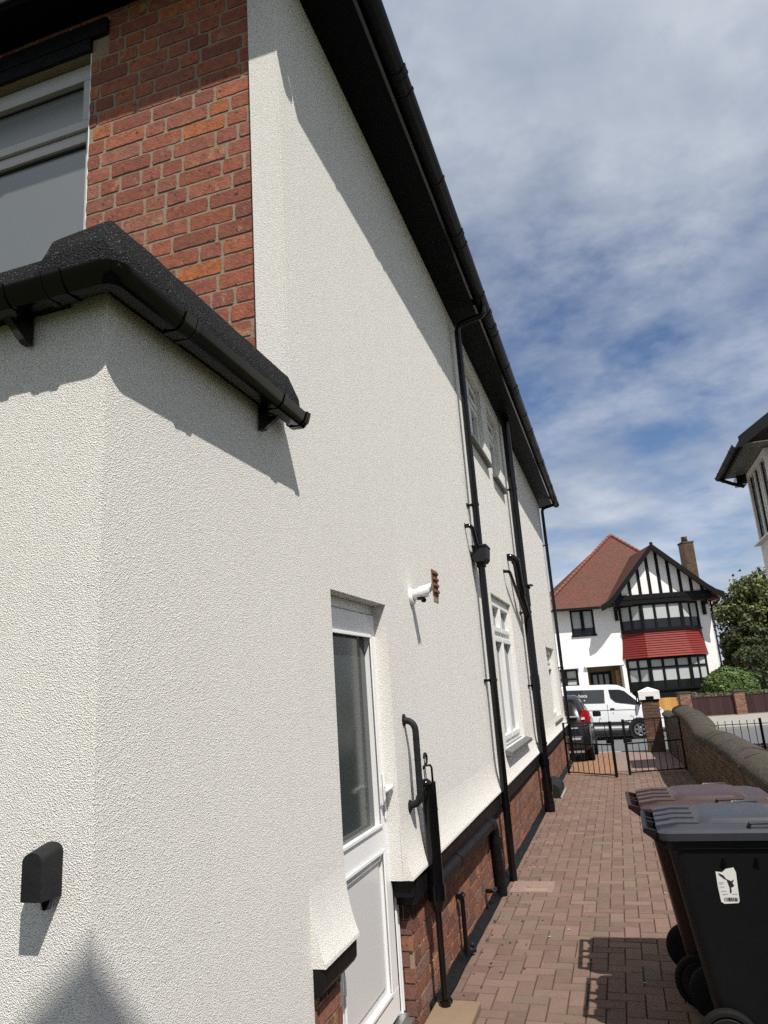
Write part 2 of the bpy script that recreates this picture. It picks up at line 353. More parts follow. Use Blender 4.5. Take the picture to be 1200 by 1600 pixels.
PAV = [(.172, .107, .085), (.156, .096, .076), (.184, .116, .094), (.162, .105, .082), (.144, .091, .074), (.176, .109, .094), (.166, .117, .089)]
def paving():
    rnd = random.Random(3)
    b = MB(); c = 0.1; g = 0.0021; X0, X1, Y0, Y1 = -1.15, 0.93, -1.2, 13.9
    def paver(x0, x1, y0, y1):
        x0, x1, y0, y1 = max(x0, X0), min(x1, X1), max(y0, Y0), min(y1, Y1)
        if x1 - x0 < 0.02 or y1 - y0 < 0.02: return
        x0 += g; x1 -= g; y0 += g; y1 -= g
        wob = 0.004 * noise.noise(Vector((x0 * 1.3, y0 * 1.3, 0)))
        h = [wob + rnd.uniform(-.0015, .0015) for _ in range(4)]; k = 0.0028
        col = rnd.choice(PAV); v = rnd.uniform(.80, 1.18); b.c = (col[0] * v, col[1] * v, col[2] * v, 1)
        lo = [b.bm.verts.new(p) for p in ((x0, y0, -.008), (x1, y0, -.008), (x1, y1, -.008), (x0, y1, -.008))]
        up = [b.bm.verts.new(p) for p in ((x0 + k, y0 + k, h[0]), (x1 - k, y0 + k, h[1]), (x1 - k, y1 - k, h[2]), (x0 + k, y1 - k, h[3]))]
        b.fv(up)
        for i in range(4):
            j = (i + 1) % 4; b.fv([lo[i], lo[j], up[j], up[i]])
    for iy in range(-13, 142):
        for ix in range(-14, 12):
            q = (ix - iy) % 4
            if q == 0: paver(ix * c, (ix + 2) * c, iy * c, (iy + 1) * c)
            elif q == 2: paver(ix * c, (ix + 1) * c, (iy - 1) * c, (iy + 1) * c)
    o = b.build('block_paving', M['paver']); o['kind'] = 'structure'
    s = MB(); s.box(-1.19, 0.95, -1.2, 13.9, -0.3, -0.0055); o = s.build('paving_bed', M['sand']); o['kind'] = 'structure'
paving()

# ---------------------------------------------------------------- brickwork
RED = [(.31, .100, .058), (.28, .096, .060), (.34, .112, .060), (.43, .140, .052), (.245, .088, .062), (.30, .108, .068), (.28, .115, .078)]
REDW = [5, 5, 4, 2.2, 3, 4, 2]
PLI = [(.22, .095, .062), (.19, .085, .060), (.25, .115, .075), (.16, .085, .068), (.28, .135, .080), (.20, .13, .10)]
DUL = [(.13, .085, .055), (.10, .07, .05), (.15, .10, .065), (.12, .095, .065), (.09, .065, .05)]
def bricks(b, O, u, n, U0, U1, z0, z1, pal, wts=None, seed=1, holes=(), L=.215, H=.065, g=.010, dep=.010, hp=.28, ztop=None, rough=0.0, paint=None):
    rnd = random.Random(seed); O = Vector(O); u = Vector(u); n = Vector(n); up = Vector((0, 0, 1)); r = 0; z = z0
    while z < z1 - 0.01:
        zt = min(z + H, z1); x = U0 - (L / 2 + g / 2 if r % 2 else 0) - rnd.uniform(0, .11)
        while x < U1:
            l = (L - g) / 2 if rnd.random() < hp else L
            a, c = max(x, U0), min(x + l, U1)
            if c - a > 0.015:
                segs = [(a, c)]
                for (h0, h1, k0, k1) in holes:
                    if z < k1 and zt > k0:
                        ns = []
                        for (p, q) in segs:
                            if p < h0: ns.append((p, min(q, h0)))
                            if q > h1: ns.append((max(p, h1), q))
                        segs = ns
                for (p, q) in segs:
                    if q - p < .015: continue
                    zz = zt if ztop is None else min(zt, ztop((p + q) / 2))
                    if zz - z < .01: continue
                    col = rnd.choices(pal, wts)[0]; v = rnd.uniform(.8, 1.18); b.c = (col[0] * v, col[1] * v, col[2] * v, 1)
                    if paint and z > paint - .01 + .02 * math.sin(p * 5): b.c = (.008, .008, .0085, 1)
                    d = dep + rnd.uniform(-.0012, .0012); t = rnd.uniform(-.0012, .0012)
                    if not rough: b.obox(O + up * t, u, n, up, (p, q), (-.01, d), (z, zz)); continue
                    nl = max(3, int((q - p) / .03)); J = lambda: rnd.uniform(-rough, rough); hh = zz - z; kk = .004
                    pts = [(p + kk + (q - p - 2 * kk) * i / nl, z + J()) for i in range(nl + 1)] + [(q + J() * .7, z + hh * .35), (q + J() * .7, z + hh * .7)] + [(q - kk - (q - p - 2 * kk) * i / nl, zz + J()) for i in range(nl + 1)] + [(p + J() * .7, z + hh * .7), (p + J() * .7, z + hh * .35)]
                    tl = rnd.uniform(-.0009, .0009)
                    fr_ = [b.bm.verts.new(O + u * a_ + up * c_ + n * (d + tl * (c_ - z) / hh)) for a_, c_ in pts]; bk_ = [b.bm.verts.new(O + u * a_ + up * c_ - n * .01) for a_, c_ in pts]
                    b.fv(fr_)
                    for i in range(len(pts)): k2 = (i + 1) % len(pts); b.fv([bk_[i], bk_[k2], fr_[k2], fr_[i]])
            x += l + g
        z += H + g; r += 1

# ---------------------------------------------------------------- the white house
WX = -1.2; YC = 2.68; YE = 16.15; SZ = 5.53
house = wthing('house', 'long cream rendered house with black gutters and brick plinth, filling the left side', 'house', (-3.5, 9.0, 0.0))
def cells(a0, a1, b0, b1, holes):
    A = sorted({a0, a1, *[h[0] for h in holes], *[h[1] for h in holes]}); Bq = sorted({b0, b1, *[h[2] for h in holes], *[h[3] for h in holes]})
    A = [v for v in A if a0 <= v <= a1]; Bq = [v for v in Bq if b0 <= v <= b1]
    for p, q in zip(A, A[1:]):
        for r, t in zip(Bq, Bq[1:]):
            if not any(h[0] <= p and q <= h[1] and h[2] <= r and t <= h[3] for h in holes): yield p, q, r, t
DOOR = (3.04, 3.87, 0.0, 2.165)
WINS = {'lower_window': (7.75, 9.28, 1.03, 2.645), 'far_window': (13.55, 15.25, 0.95, 2.27), 'upper_window': (7.35, 8.55, 4.36, 5.30), 'upper_window_2': (9.0, 9.85, 4.33, 5.30)}
ZF = 0.735
# walls
b = MB()
D = 0.155
for p, q, r, t in cells(YC, YE, ZF, SZ + .1, [DOOR] + list(WINS.values())):
    b.box(WX - D, WX, p, q, r, t)
prof = [(WX - .003, 1.0), (WX, 1.0), (WX + .003, .95), (WX + .008, .905), (WX + .016, .86), (WX + .027, .815), (WX + .040, .775), (WX + .050, .75), (WX + .051, .737), (WX - .003, .737)]
def flare(y0, y1): b.ext(prof[:2], lambda t, p: (p[0], t, p[1]), [y0, y1], closed=False); b.ext(prof[1:8], lambda t, p: (p[0], t, p[1]), [y0, y1], closed=False, sm=True); b.ext(prof[7:], lambda t, p: (p[0], t, p[1]), [y0, y1], closed=False); b.f([(p[0], y0, p[1]) for p in prof]); b.f([(p[0], y1, p[1]) for p in prof])
flare(YC, DOOR[0] + .002); flare(DOOR[1] - .002, 13.55); flare(13.55, YE)
b.mi = 1
b.box(WX - .006, WX + .001, YC - .001, YC + .006, 2.98, SZ)                       # corner bead
b.box(WX - .012, WX + .001, YE - .012, YE + .0015, .75, SZ)
walls = b.build('wall', [M['render'], M['bead']], house)
b = MB(); b.box(-7.0, WX, 1.48, YC, 0.0, 2.845)
b.mi = 1; b.box(WX - .004, WX + .0008, 1.4792, 1.4842, 0.0, 2.84)
b.build('extension_wall', [M['render'], M['bead']], house, 'single storey rendered rear extension under a flat roof')
# rear brick wall above the flat roof
b = MB()
RW = (-7.0, -2.34, 3.6, 5.36)
bricks(b, (0, 2.703, 0), (1, 0, 0), (0, -1, 0), -4.6, -1.357, 2.87, 5.6, RED, REDW, 11, [(-7, -2.34, 3.4, 5.29), (-7, -2.225, 5.29, 5.475)], L=.236, H=.075, g=.016, dep=.0034, hp=.33, rough=.0020)
b.mi = 1
for p, q, r, t in cells(-7.0, -1.356, 2.8, 5.62, [(-7.0, -2.34, 3.4, 5.29)]): b.box(p, q, 2.703, 2.95, r, t)
b.build('brick_wall', [M['brick'], M['mortar']], house, 'red brick upper rear wall beside the big window')
b = MB(); b.box(-7, -2.335, 2.68, 2.78, 5.292, 5.37); b.box(-7, -2.225, 2.675, 2.78, 5.3715, 5.47)
b.build('lintel', M['blackpaint'], house)
# rear window
def frame_rect(b, x0, x1, z0, z1, w, y0, y1, bev=.004):
    b.box(x0, x1, y0, y1, z1 - w, z1, bev); b.box(x0, x1, y0, y1, z0, z0 + w, bev)
    b.box(x0, x0 + w, y0 + .001, y1 - .001, z0 + w, z1 - w, bev); b.box(x1 - w, x1, y0 + .001, y1 - .001, z0 + w, z1 - w, bev)
fr = MB(); x1 = -2.345
frame_rect(fr, -4.6, x1, 3.42, 5.285, .06, 2.755, 2.82)
fr.box(-4.54, x1 - .061, 2.757, 2.82, 4.765, 4.83, .004)
frame_rect(fr, -4.539, x1 - .02, 4.835, 5.215, .055, 2.738, 2.80)
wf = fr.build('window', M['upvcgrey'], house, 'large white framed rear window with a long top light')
g = MB(); g.box(-4.49, x1 - .07, 2.778, 2.784, 4.88, 5.165); g.box(-4.55, x1 - .055, 2.785, 2.791, 3.46, 4.77); g.build('pane', M['bigglass'], wf)
g = MB()
g.box(-4.48, x1 - .077, 2.770, 2.7765, 5.150, 5.162); g.box(x1 - .082, x1 - .0775, 2.770, 2.7765, 4.885, 5.149); g.box(-4.5, x1 - .062, 2.775, 2.784, 4.752, 4.7645); g.build('gasket', M['ink'], wf)
g = MB(); g.box(x1 + .001, x1 + .007, 2.70, 2.79, 3.42, 5.28); g.build('sealant', M['upvc'], wf)
# plinth: black band, brick, tar strip
b = MB()
bandp = [(WX - .1, .733), (WX + .034, .733), (WX + .038, .72), (WX + .036, .665), (WX + .026, .648), (WX - .1, .648)]
for y0, y1, zlow in ((YC + .001, DOOR[0] - .001, 0), (3.96, YE, .05)): b.ext([(px_, pz_ - (zlow if pz_ < .7 else 0)) for px_, pz_ in bandp], lambda t, p: (p[0] + .004 * noise.noise(Vector((t * 3, p[1] * 9, 0))), t, p[1]), [y0 + (y1 - y0) * i / 40 for i in range(41)])
b.box(WX - .09, WX + .030, 3.90, 3.958, .650, .733)
b.build('plinth_band', M['blackpaint'], house)
b = MB()
bricks(b, (WX - .012, 0, 0), (0, 1, 0), (1, 0, 0), YC + .005, 2.965, 0.0, .646, PLI, None, 5, paint=.53, hp=.35, dep=.005, rough=.003)
bricks(b, (WX - .012, 0, 0), (0, 1, 0), (1, 0, 0), 3.99, YE, 0.0, .646, PLI, None, 6, paint=.50, hp=.35, dep=.005, rough=.003)
bricks(b, (0, 3.995, 0), (1, 0, 0), (0, -1, 0), WX - .12, WX - .012, 0.0, .646, PLI, None, 7, paint=.53, L=.11, hp=0)
b.mi = 1; b.box(WX - .25, WX - .012, YC, 2.965, -.1, .647); b.box(WX - .25, WX - .012, 3.995, YE, -.1, .647)
b.build('plinth', [M['brick'], M['mortar']], house)
b = MB(); b.ext([(WX - .01, -.03), (WX + .05, -.03), (WX + .045, .004), (WX + .015, .022), (WX - .01, .05)], lambda t, p: (p[0] + .012 * noise.noise(Vector((t * 4, 3, 1))) * (p[0] > WX), t, p[1] * (1 + .4 * noise.noise(Vector((t * 3, 8, 0))))), [4.2 + .1 * i for i in range(120)])
b.build('tar_strip', M['blackpaint'], house)
# flat roof with granule felt
b = MB()
b.box(-7.0, -1.325, 1.42, 2.73, 2.846, 2.885)
rp = [(1.395, 2.80), (1.392, 2.83), (1.430, 2.935), (1.50, 2.950), (1.56, 2.91), (1.56, 2.80)]
b.ext(rp, lambda t, p: (t, p[0] + .005 * noise.noise(Vector((t * 4, p[1] * 20, 2))), p[1] + .006 * noise.noise(Vector((t * 3, 0, 0)))), [-7 + .2 * i for i in range(29)] + [-1.32])
kp = [(-1.352, 2.82), (-1.350, 2.955), (-1.338, 2.978), (-1.31, 2.984), (-1.155, 2.996), (-1.140, 2.991), (-1.096, 2.88), (-1.090, 2.815)]
ys = [1.388, 1.404, 1.420, 1.45] + [1.5 + .1 * i for i in range(11)] + [2.53]
def kerbf(t, p):
    k = max(0.0, min(1.0, (t - 1.388) / .032)); z = 2.815 + (p[1] - 2.815) * (.55 + .45 * k)
    return (p[0] + .004 * noise.noise(Vector((t * 7, p[1] * 30, 0))), t, z + .004 * noise.noise(Vector((t * 6, p[0] * 20, 4))))
b.ext(kp, kerbf, ys)
b.build('flat_roof', M['felt'], house, 'flat roof edge covered in sparkling black mineral felt', angle=28)
# upper roof, soffit, fascia
OS, OR = 0.285, 0.20
b = MB()
b.box(WX - .35, WX + OS, YC - OR, 7.0, SZ, SZ + .018); b.box(WX - .35, WX + OS, 7.004, YE + .30, SZ + .002, SZ + .020)
b.box(-8.5, WX - .352, YC - OR, YC + .3, SZ, SZ + .018)
b.build('soffit', M['soffit'], house)
b = MB()
b.box(WX + OS + .0015, WX + OS + .022, YC - OR, YE + .30, SZ - .012, SZ + .20); b.box(-8.5, WX + OS + .022, YC - OR - .022, YC - OR - .0015, SZ - .012, SZ + .20)
b.box(-4.5, WX + OS + .022, YE + .302, YE + .322, SZ - .012, SZ + .20)
b.build('fascia', M['black'], house)
b = MB()
e0, e1, f0, f1 = -8.5, WX + OS + .06, YC - OR - .06, YE + .36; zt = SZ + .16; xm = (e0 + e1) / 2; ht = 3.0; yl = 3.4
P = [(e0, f0, zt), (e1, f0, zt), (e1, f1, zt), (e0, f1, zt), (xm, f0 + yl, zt + ht), (xm, f1 - yl, zt + ht)]
for q in ((0, 1, 4), (1, 2, 5, 4), (2, 3, 5), (3, 0, 4, 5), (3, 2, 1, 0)): b.f([P[i] for i in q])
b.build('roof', M['tile'], house)
b = MB(); b.box(-8.4, -1.45, 2.96, YE, .0, SZ - .01); b.build('core_wall', M['greyrender'], house) if False else b.bm.free()

# gutters: a swept square-line profile with joints and brackets
GP = [(-.056, .0), (-.050, -.046), (-.032, -.062), (.018, -.064), (.046, -.040), (.060, .0), (.055, .0), (.041, -.038), (.016, -.058), (-.030, -.057), (-.046, -.044), (-.051, .0)]
def gutter(name, pts, z, material, parent, clips=(), caps=(), label=None, gusset=0.0, wall=None, joints=(), sc=1.0):
    """pts: xy path of the trough's middle; outward is to the right of travel"""
    GP = [(x * sc, z_ * sc) for x, z_ in globals()['GP']]
    b = MB(); n = len(pts); V = [Vector((*p, 0)) for p in pts]; rows = []
    def frame(i):
        if i == 0: d = (V[1] - V[0]).normalized(); k = 1
        elif i == n - 1: d = (V[-1] - V[-2]).normalized(); k = 1
        else:
            d1 = (V[i] - V[i - 1]).normalized(); d2 = (V[i + 1] - V[i]).normalized(); d = (d1 + d2).normalized(); k = 1 / max(.3, d.dot(d1))
        return Vector((d.y, -d.x, 0)), k
    for i in range(n):
        o, k = frame(i); rows.append([b.bm.verts.new(V[i] + o * (p[0] * k) + Vector((0, 0, z + p[1]))) for p in GP])
    for A, B in zip(rows, rows[1:]):
        for i in range(len(GP)):
            j = (i + 1) % len(GP); b.fv([A[i], A[j], B[j], B[i]])
    b.fv(rows[0][::-1]); b.fv(rows[-1])
    L = [0.0]
    for p, q in zip(V, V[1:]): L.append(L[-1] + (q - p).length)
    def at(s):
        for i in range(n - 1):
            if s <= L[i + 1] or i == n - 2:
                d = (V[i + 1] - V[i]).normalized(); return V[i] + d * (s - L[i]), d
    out = GP[:6]
    def ring(s, w, grow):
        p, d = at(s); o = Vector((d.y, -d.x, 0)); grow = 1 + (grow - 1) * .75; c = [(q[0] * grow + (.003 if q[0] > 0 else -.003), q[1] * grow + .004 * (q[1] == 0)) for q in out]
        b.ext(c, lambda t, q: p + d * t + o * q[0] + Vector((0, 0, z + q[1])), [-w / 2, w / 2])
        return p, d, o
    for s in clips:
        p, d, o = ring(s, .026, 1.07)
        if gusset:
            b.obox(p, d, o, Vector((0, 0, 1)), (-.011, .011), (-wall, -.03), (z - .075, z - .005))
            bb = [(-wall, z - .075), (-wall, z - .075 - gusset), (-wall + .02, z - .075 - gusset), (.02, z - .078)]
            b.ext(bb, lambda t, q: p + d * t + o * q[0] + Vector((0, 0, q[1])), [-.0115, .0115])
    for s in joints: ring(s - .03, .02, 1.10); ring(s, .07, 1.05); ring(s + .03, .02, 1.10)
    for s in caps:
        if s < 0: s += L[-1]
        p, d, o = ring(s, .016, 1.10); ring(s - .02, .008, 1.10)
    return b.build(name, material, parent, label, angle=40)
gx = WX + .075; gy = 1.48 - .075; zg = 2.832; r = .028
path = [(-7, gy), (gx - r, gy)] + [(gx - r + r * math.sin(a), gy + r - r * math.cos(a)) for a in [rad(90) * i / 6 for i in range(1, 6)]] + [(gx, gy + r), (gx, 2.595)]
l0 = 7 + gx - r
gutter('gutter', path, zg, M['black'], house, sc=.80, clips=[l0 - .30, l0 + .98], caps=[-.008], label='black gutter along the flat roof of the extension', gusset=.05, wall=.068, joints=[l0 - .14, l0 + .157 + .17])
# main eave: travel along +y, outward is +x
jo = [1.3 + .92 * i for i in range(16)]
gutter('gutter', [(WX + OS + .08, YC - OR - .02), (WX + OS + .08, YE + .33)], SZ + .075, M['eaveblack'], house, clips=[.55 + .92 * i for i in range(15)], caps=[YE + .30 - (YC - OR - .02)], label='long black gutter under the main eave', joints=jo[0::2] + [4.65])
gutter('gutter', [(-8.5, YC - OR - .11), (WX + OS + .10, YC - OR - .11)], SZ + .075, M['eaveblack'], house, clips=[.5 + .9 * i for i in range(8)], label='black gutter along the rear eave')

# downpipes
def swan(x_g, y, zg, x_p, dz=.42):
    return [(x_g, y, zg), (x_g, y, zg - .05), (x_g - .03, y, zg - .10), (x_p + .05, y, SZ - dz + .26), (x_p, y, SZ - dz + .15), (x_p, y, SZ - dz)]
def downpipe(y, x, r, z1, collars, brackets, shoe=True, top='swan', name='downpipe', label=None, fat=()):
    b = MB(); z0 = .0
    if top == 'swan':
        P = [(WX + OS + .08, y, SZ + .0), (WX + OS + .08, y, SZ - .06), (WX + OS + .05, y, SZ - .095), (x + .06, y, SZ - .135), (x + .012, y, SZ - .165), (x, y, SZ - .22), (x, y, z0)]
    else: P = [(x, y, SZ - .001), (x, y, z0)]
    b.tube(P, r, 18)
    for z in collars: b.tube([(x, y, z + .035), (x, y, z - .035)], r * 1.13, 18); b.tube([(x, y, z + .043), (x, y, z + .031)], r * 1.2, 18)
    for z in brackets:
        b.tube([(x, y, z + .014), (x, y, z - .014)], r * 1.14, 18)
        b.box(WX - .01, WX + .012, y - r - .035, y + r + .035, z - .013, z + .013); b.box(WX, x, y - .012, y + .012, z - .012, z + .012)
    for (za, zb, k) in fat: b.tube([(x, y, za), (x, y, zb)], r * k, 18)
    return b.build(name, M['black'], house, label, angle=40)
PX = WX + .078
dp1 = downpipe(6.86, PX, .034, 0, [], [3.42, 1.72, .62], label='slim black downpipe with a hopper, nearest the door')
b = MB()
b.ext([(PX - .055, 2.99), (PX + .075, 2.99), (PX + .08, 2.97), (PX + .07, 2.86), (PX + .045, 2.83), (PX - .04, 2.83), (PX - .055, 2.86)], lambda t, p: (p[0], t, p[1]), [6.74, 6.755, 6.965, 6.98])
b.box(PX - .06, PX + .085, 6.73, 6.99, 2.975, 2.992, .004); b.box(PX - .04, PX + .04, 6.82, 6.9, 2.79, 2.83)
b.build('hopper', M['mattgrey'], dp1, angle=30)
def wastepipe(y0, z0, pts, r, name='waste_pipe', parent=house, label=None):
    b = MB(); b.tube(pts, r, 14); b.tube([pts[0], (pts[0][0] + .014, pts[0][1], pts[0][2])], r * 1.45, 14); return b.build(name, M['black'], parent, label, angle=40)
def bend(p0, p1, p2, n=5, k=.5):
    p0, p1, p2 = Vector(p0), Vector(p1), Vector(p2); a = p1 + (p0 - p1).normalized() * k; c = p1 + (p2 - p1).normalized() * k
    return [tuple((1 - t) ** 2 * a + 2 * t * (1 - t) * p1 + t * t * c) for t in [i / n for i in range(n + 1)]]
wastepipe(0, 0, [(WX - .01, 6.60, 3.16)] + bend((WX, 6.60, 3.16), (PX - .01, 6.60, 3.16), (PX - .005, 6.74, 2.96), 5, .05) + [(PX - .005, 6.80, 2.90)], .021)
dp2 = downpipe(10.25, WX + .098, .057, 0, [.16, .62], [4.42, 2.62, .86, 1.62], top='up', label='fat black soil pipe with branches, between the lower window and the far window', fat=[(2.70, 2.95, 1.16), (1.55, 1.75, 1.12), (.26, .42, 1.2), (0.0, .12, 1.22)])
S2 = WX + .098
b = MB(); pts = [(WX - .01, 9.50, 3.30)] + bend((WX, 9.50, 3.30), (S2 + .01, 9.52, 3.31), (S2 + .01, 9.62, 3.0), 7, .12) + [(S2 + .01, 9.70, 2.92)] + bend((S2, 9.70, 2.92), (S2, 9.85, 2.76), (S2, 10.05, 2.66), 4, .1) + [(S2, 10.22, 2.58)]
b.tube(pts, .05, 16)
for k in (6, 9): b.tube([pts[k], pts[k + 1]], .06, 16)
b.build('soil_branch', M['black'], dp2, angle=40)
wastepipe(0, 0, [(WX - .01, 8.98, 3.04)] + bend((WX, 8.98, 3.04), (WX + .075, 8.98, 3.04), (WX + .08, 9.6, 2.72), 5, .05) + [(WX + .085, 10.22, 2.52)], .021, parent=dp2)
b = MB(); b.tube([(S2, 10.25, 2.9), (S2 + .07, 10.25, 2.98)], .03, 12); b.box(S2 + .05, S2 + .12, 10.16, 10.34, 2.985, 2.997); b.build('access_door', M['mattgrey'], dp2)
dp3 = downpipe(15.93, PX, .034, 0, [], [4.55, 3.1, 1.9, .7], label='slim black downpipe at the far corner of the house')

# horizontal soil pipe low on the plinth and its drop
b = MB(); hx = WX + .040
pts = [(hx, 4.30, .603), (hx, 6.0, .585)] + bend((hx, 6.0, .585), (hx, 6.34, .580), (hx, 6.38, .1), 6, .12) + [(hx, 6.42, 0)]
b.tube(pts, .044, 16); b.tube([(hx, 6.11, .583), (hx, 6.20, .581)], .049, 16); b.tube([(hx, 6.40, .44), (hx, 6.40, .36)], .050, 16); b.tube([(hx, 4.9, .597), (hx, 5.0, .596)], .048, 16); b.tube([(hx, 6.42, .18), (hx, 6.42, .0)], .049, 16)
b.build('drain_pipe', M['blackpaint'], house, 'black drain pipe lying along the plinth and dropping to the ground', angle=40)
# windows in the long wall: reveal depth .05
def side_window(name, y0, y1, z0, z1, rec, label, mull=(), trans=None, sillx=.07, sill_over=.0, small=False):
    xf = WX - rec; x2 = xf - .06
    f = MB()
    def rect(a0, a1, c0, c1, w, xa, xb):
        f.box(xa, xb, a0, a1, c1 - w, c1, .004); f.box(xa, xb, a0, a1, c0, c0 + w, .004); f.box(xa + .001, xb - .001, a0, a0 + w, c0 + w, c1 - w, .004); f.box(xa + .001, xb - .001, a1 - w, a1, c0 + w, c1 - w, .004)
    rect(y0, y1, z0, z1, .06, x2, xf)
    edges = [y0 + .05] + list(mull) + [y1 - .05]
    gl = MB()
    for a, c in zip(edges, edges[1:]):
        spans = [(z0 + .05, z1 - .05)] if trans is None else [(z0 + .05, trans - .02), (trans + .02, z1 - .05)]
        for (p, q) in spans:
            rect(a + .012, c - .012, p + .01, q - .01, .052, x2 + .005, xf + .018)
            gl.box(x2 + .02, x2 + .026, a + .05, c - .05, p + .05, q - .05)
    for mm in mull: f.box(x2, xf - .002, mm - .03, mm + .03, z0 + .06, z1 - .06, .004)
    if trans: f.box(x2, xf - .003, y0 + .06, y1 - .06, trans - .03, trans + .03, .004)
    w = f.build('window', M['upvc'], house, label)
    gl.build('pane', M['glass'], w)
    s = MB(); s.ext([(xf - .02, z0 - .005), (xf - .02, z0 + .012), (WX + sillx, z0 - .028), (WX + sillx, z0 - .062), (WX - .01, z0 - .058), (WX - .01, z0 - .03)], lambda t, p: (p[0], t, p[1]), [y0 - sill_over, y1 + sill_over])
    s.build('sill', M['sill'], w)
side_window('w', *WINS['lower_window'], .05, 'tall white ground floor window with a dark sloping sill', mull=(8.5,), trans=2.22, sillx=.075, sill_over=.12)
side_window('w', *WINS['far_window'], .09, 'narrow looking ground floor window near the far corner', mull=(14.4,), trans=1.95, sillx=.03)
side_window('w', *WINS['upper_window'], .065, 'upper floor window under the eave, nearest the first downpipe', mull=(7.95,), trans=5.0, sillx=.06, sill_over=.06)
side_window('w', *WINS['upper_window_2'], .065, 'small upper floor window under the eave beside the soil pipe', trans=5.0, sillx=.06, sill_over=.06)
# door
dx = WX - .085
f = MB()
def drect(a0, a1, c0, c1, w, xa, xb, bot=True, wb=None):
    f.box(xa, xb, a0, a1, c1 - w, c1, .005)
    if bot: f.box(xa, xb, a0, a1, c0, c0 + (wb or w), .005)
    f.box(xa + .001, xb - .001, a0, a0 + w, c0, c1 - w, .005); f.box(xa + .001, xb - .001, a1 - w, a1, c0, c1 - w, .005)
drect(2.97, 3.985, .10, 2.19, .075, dx - .06, dx, bot=False)
f.box(dx + .0005, dx + .012, 3.935, 3.95, .10, 2.15, .003); f.box(dx + .0005, dx + .010, 3.972, 3.983, .10, 2.15, .003)
f.box(dx + .0005, dx + .010, 2.97, 3.984, 2.165, 2.185, .003)
dframe = f.build('door_frame', M['upvc'], house)
f = MB()
drect(3.035, 3.895, .125, 2.11, .115, dx - .055, dx + .012, wb=.12)
f.box(dx - .05, dx + .011, 3.14, 3.79, .905, 1.02, .005)
for (c0, c1) in ((.24, .91), (1.015, 2.0)):   # glazing beads
    f.box(dx + .0125, dx + .020, 3.145, 3.785, c1 - .018, c1, .003); f.box(dx + .0125, dx + .020, 3.145, 3.785, c0, c0 + .018, .003)
    f.box(dx + .0125, dx + .020, 3.767, 3.785, c0 + .018, c1 - .018, .003); f.box(dx + .0125, dx + .020, 3.145, 3.163, c0 + .018, c1 - .018, .003)
door = f.build('door', M['upvc'], house, 'white door with a frosted upper pane in the long wall')
f = MB(); f.box(dx + .001, dx + .0135, 3.8955, 3.901, .13, 2.11); f.build('gasket', M['ink'], door)
f = MB(); f.box(dx - .03, dx - .024, 3.13, 3.80, 1.01, 2.01); f.build('glass', M['frost'], door)
f = MB(); f.box(dx - .03, dx - .012, 3.13, 3.80, .22, .92); f.box(dx - .0119, dx - .004, 3.19, 3.74, .29, .85, .006); f.build('door_panel', M['panel'], door)
f = MB(); gy_ = 3.845
f.box(dx + .0125, dx + .020, gy_ - .016, gy_ + .016, 1.04, 1.27, .004)
f.tube([(dx + .02, gy_, 1.20), (dx + .06, gy_, 1.20)], .011, 12)
f.tube([(dx + .058, gy_ + .012, 1.20), (dx + .060, gy_ - .02, 1.201), (dx + .060, gy_ - .12, 1.195)], [.012, .012, .009], 12)
f.build('handle', M['upvc'], door)
f = MB(); f.box(dx - .08, dx + .06, 2.975, 3.975, .045, .075, .004); f.box(dx - .02, dx + .035, 3.0, 3.96, .0755, .10, .003)
f.box(dx - .08, dx + .055, 2.98, 3.97, -.05, .044)
f.build('threshold', M['alu'], house)

# ---------------------------------------------------------------- small things on the house
# security light
L0 = (WX, 4.44, 2.275)
lamp = wthing('wall_lamp', 'white round based security lamp with a tilted head, on the wall right of the door', 'lamp', L0)
b = MB(); b.lathe((WX - .003, 4.44, 2.265), (1, 0, 0), [(0, .052), (.012, .054), (.022, .048), (.026, .0)], 28); b.build('base', M['upvc'], lamp, angle=35)
b = MB(); ax = Vector((1, -.18, .16)).normalized()
b.lathe((WX + .018, 4.44, 2.275), ax, [(0, .030), (.01, .036), (.06, .037), (.062, .033), (.064, .037), (.10, .036), (.104, .028)], 24); b.build('head', M['upvc'], lamp, angle=35)
b = MB(); c = Vector((WX + .062, 4.432, 2.284))
b.ext([(.040 * math.cos(t), .040 * math.sin(t)) for t in [rad(-25) + rad(230) * i / 14 for i in range(15)]] + [(.037 * math.cos(t), .037 * math.sin(t)) for t in [rad(205) - rad(230) * i / 14 for i in range(15)]],
      lambda t, p: c + ax * (t * (1 + .25 * (p[1] > .015))) + Vector((0, 1, 0)) * p[0] + Vector((-.12, 0, 1)) * p[1], [.0, .075])
b.build('visor', M['upvc'], lamp, angle=35)
b = MB(); b.box(WX + .05, WX + .095, 4.405, 4.412, 2.238, 2.262); b.ball((WX + .085, 4.43, 2.238), .018, 10); b.build('sensor', M['mattgrey'], lamp)
# air brick
vent = wthing('air_brick', 'small brown terracotta air vent set in the wall above the white lamp', 'vent', (WX, 5.13, 2.40))
b = MB(); b.box(WX - .01, WX + .006, 5.05, 5.22, 2.345, 2.535, .002)
for k in range(4): b.box(WX + .0065, WX + .020, 5.065, 5.205, 2.365 + .045 * k, 2.385 + .045 * k, .003)
b.build('vent_grille', M['terracotta'], vent)
b = MB(); b.box(WX - .01, WX + .004, 5.06, 5.21, 2.30, 2.343); b.build('mortar_patch', M['mortar'], vent)
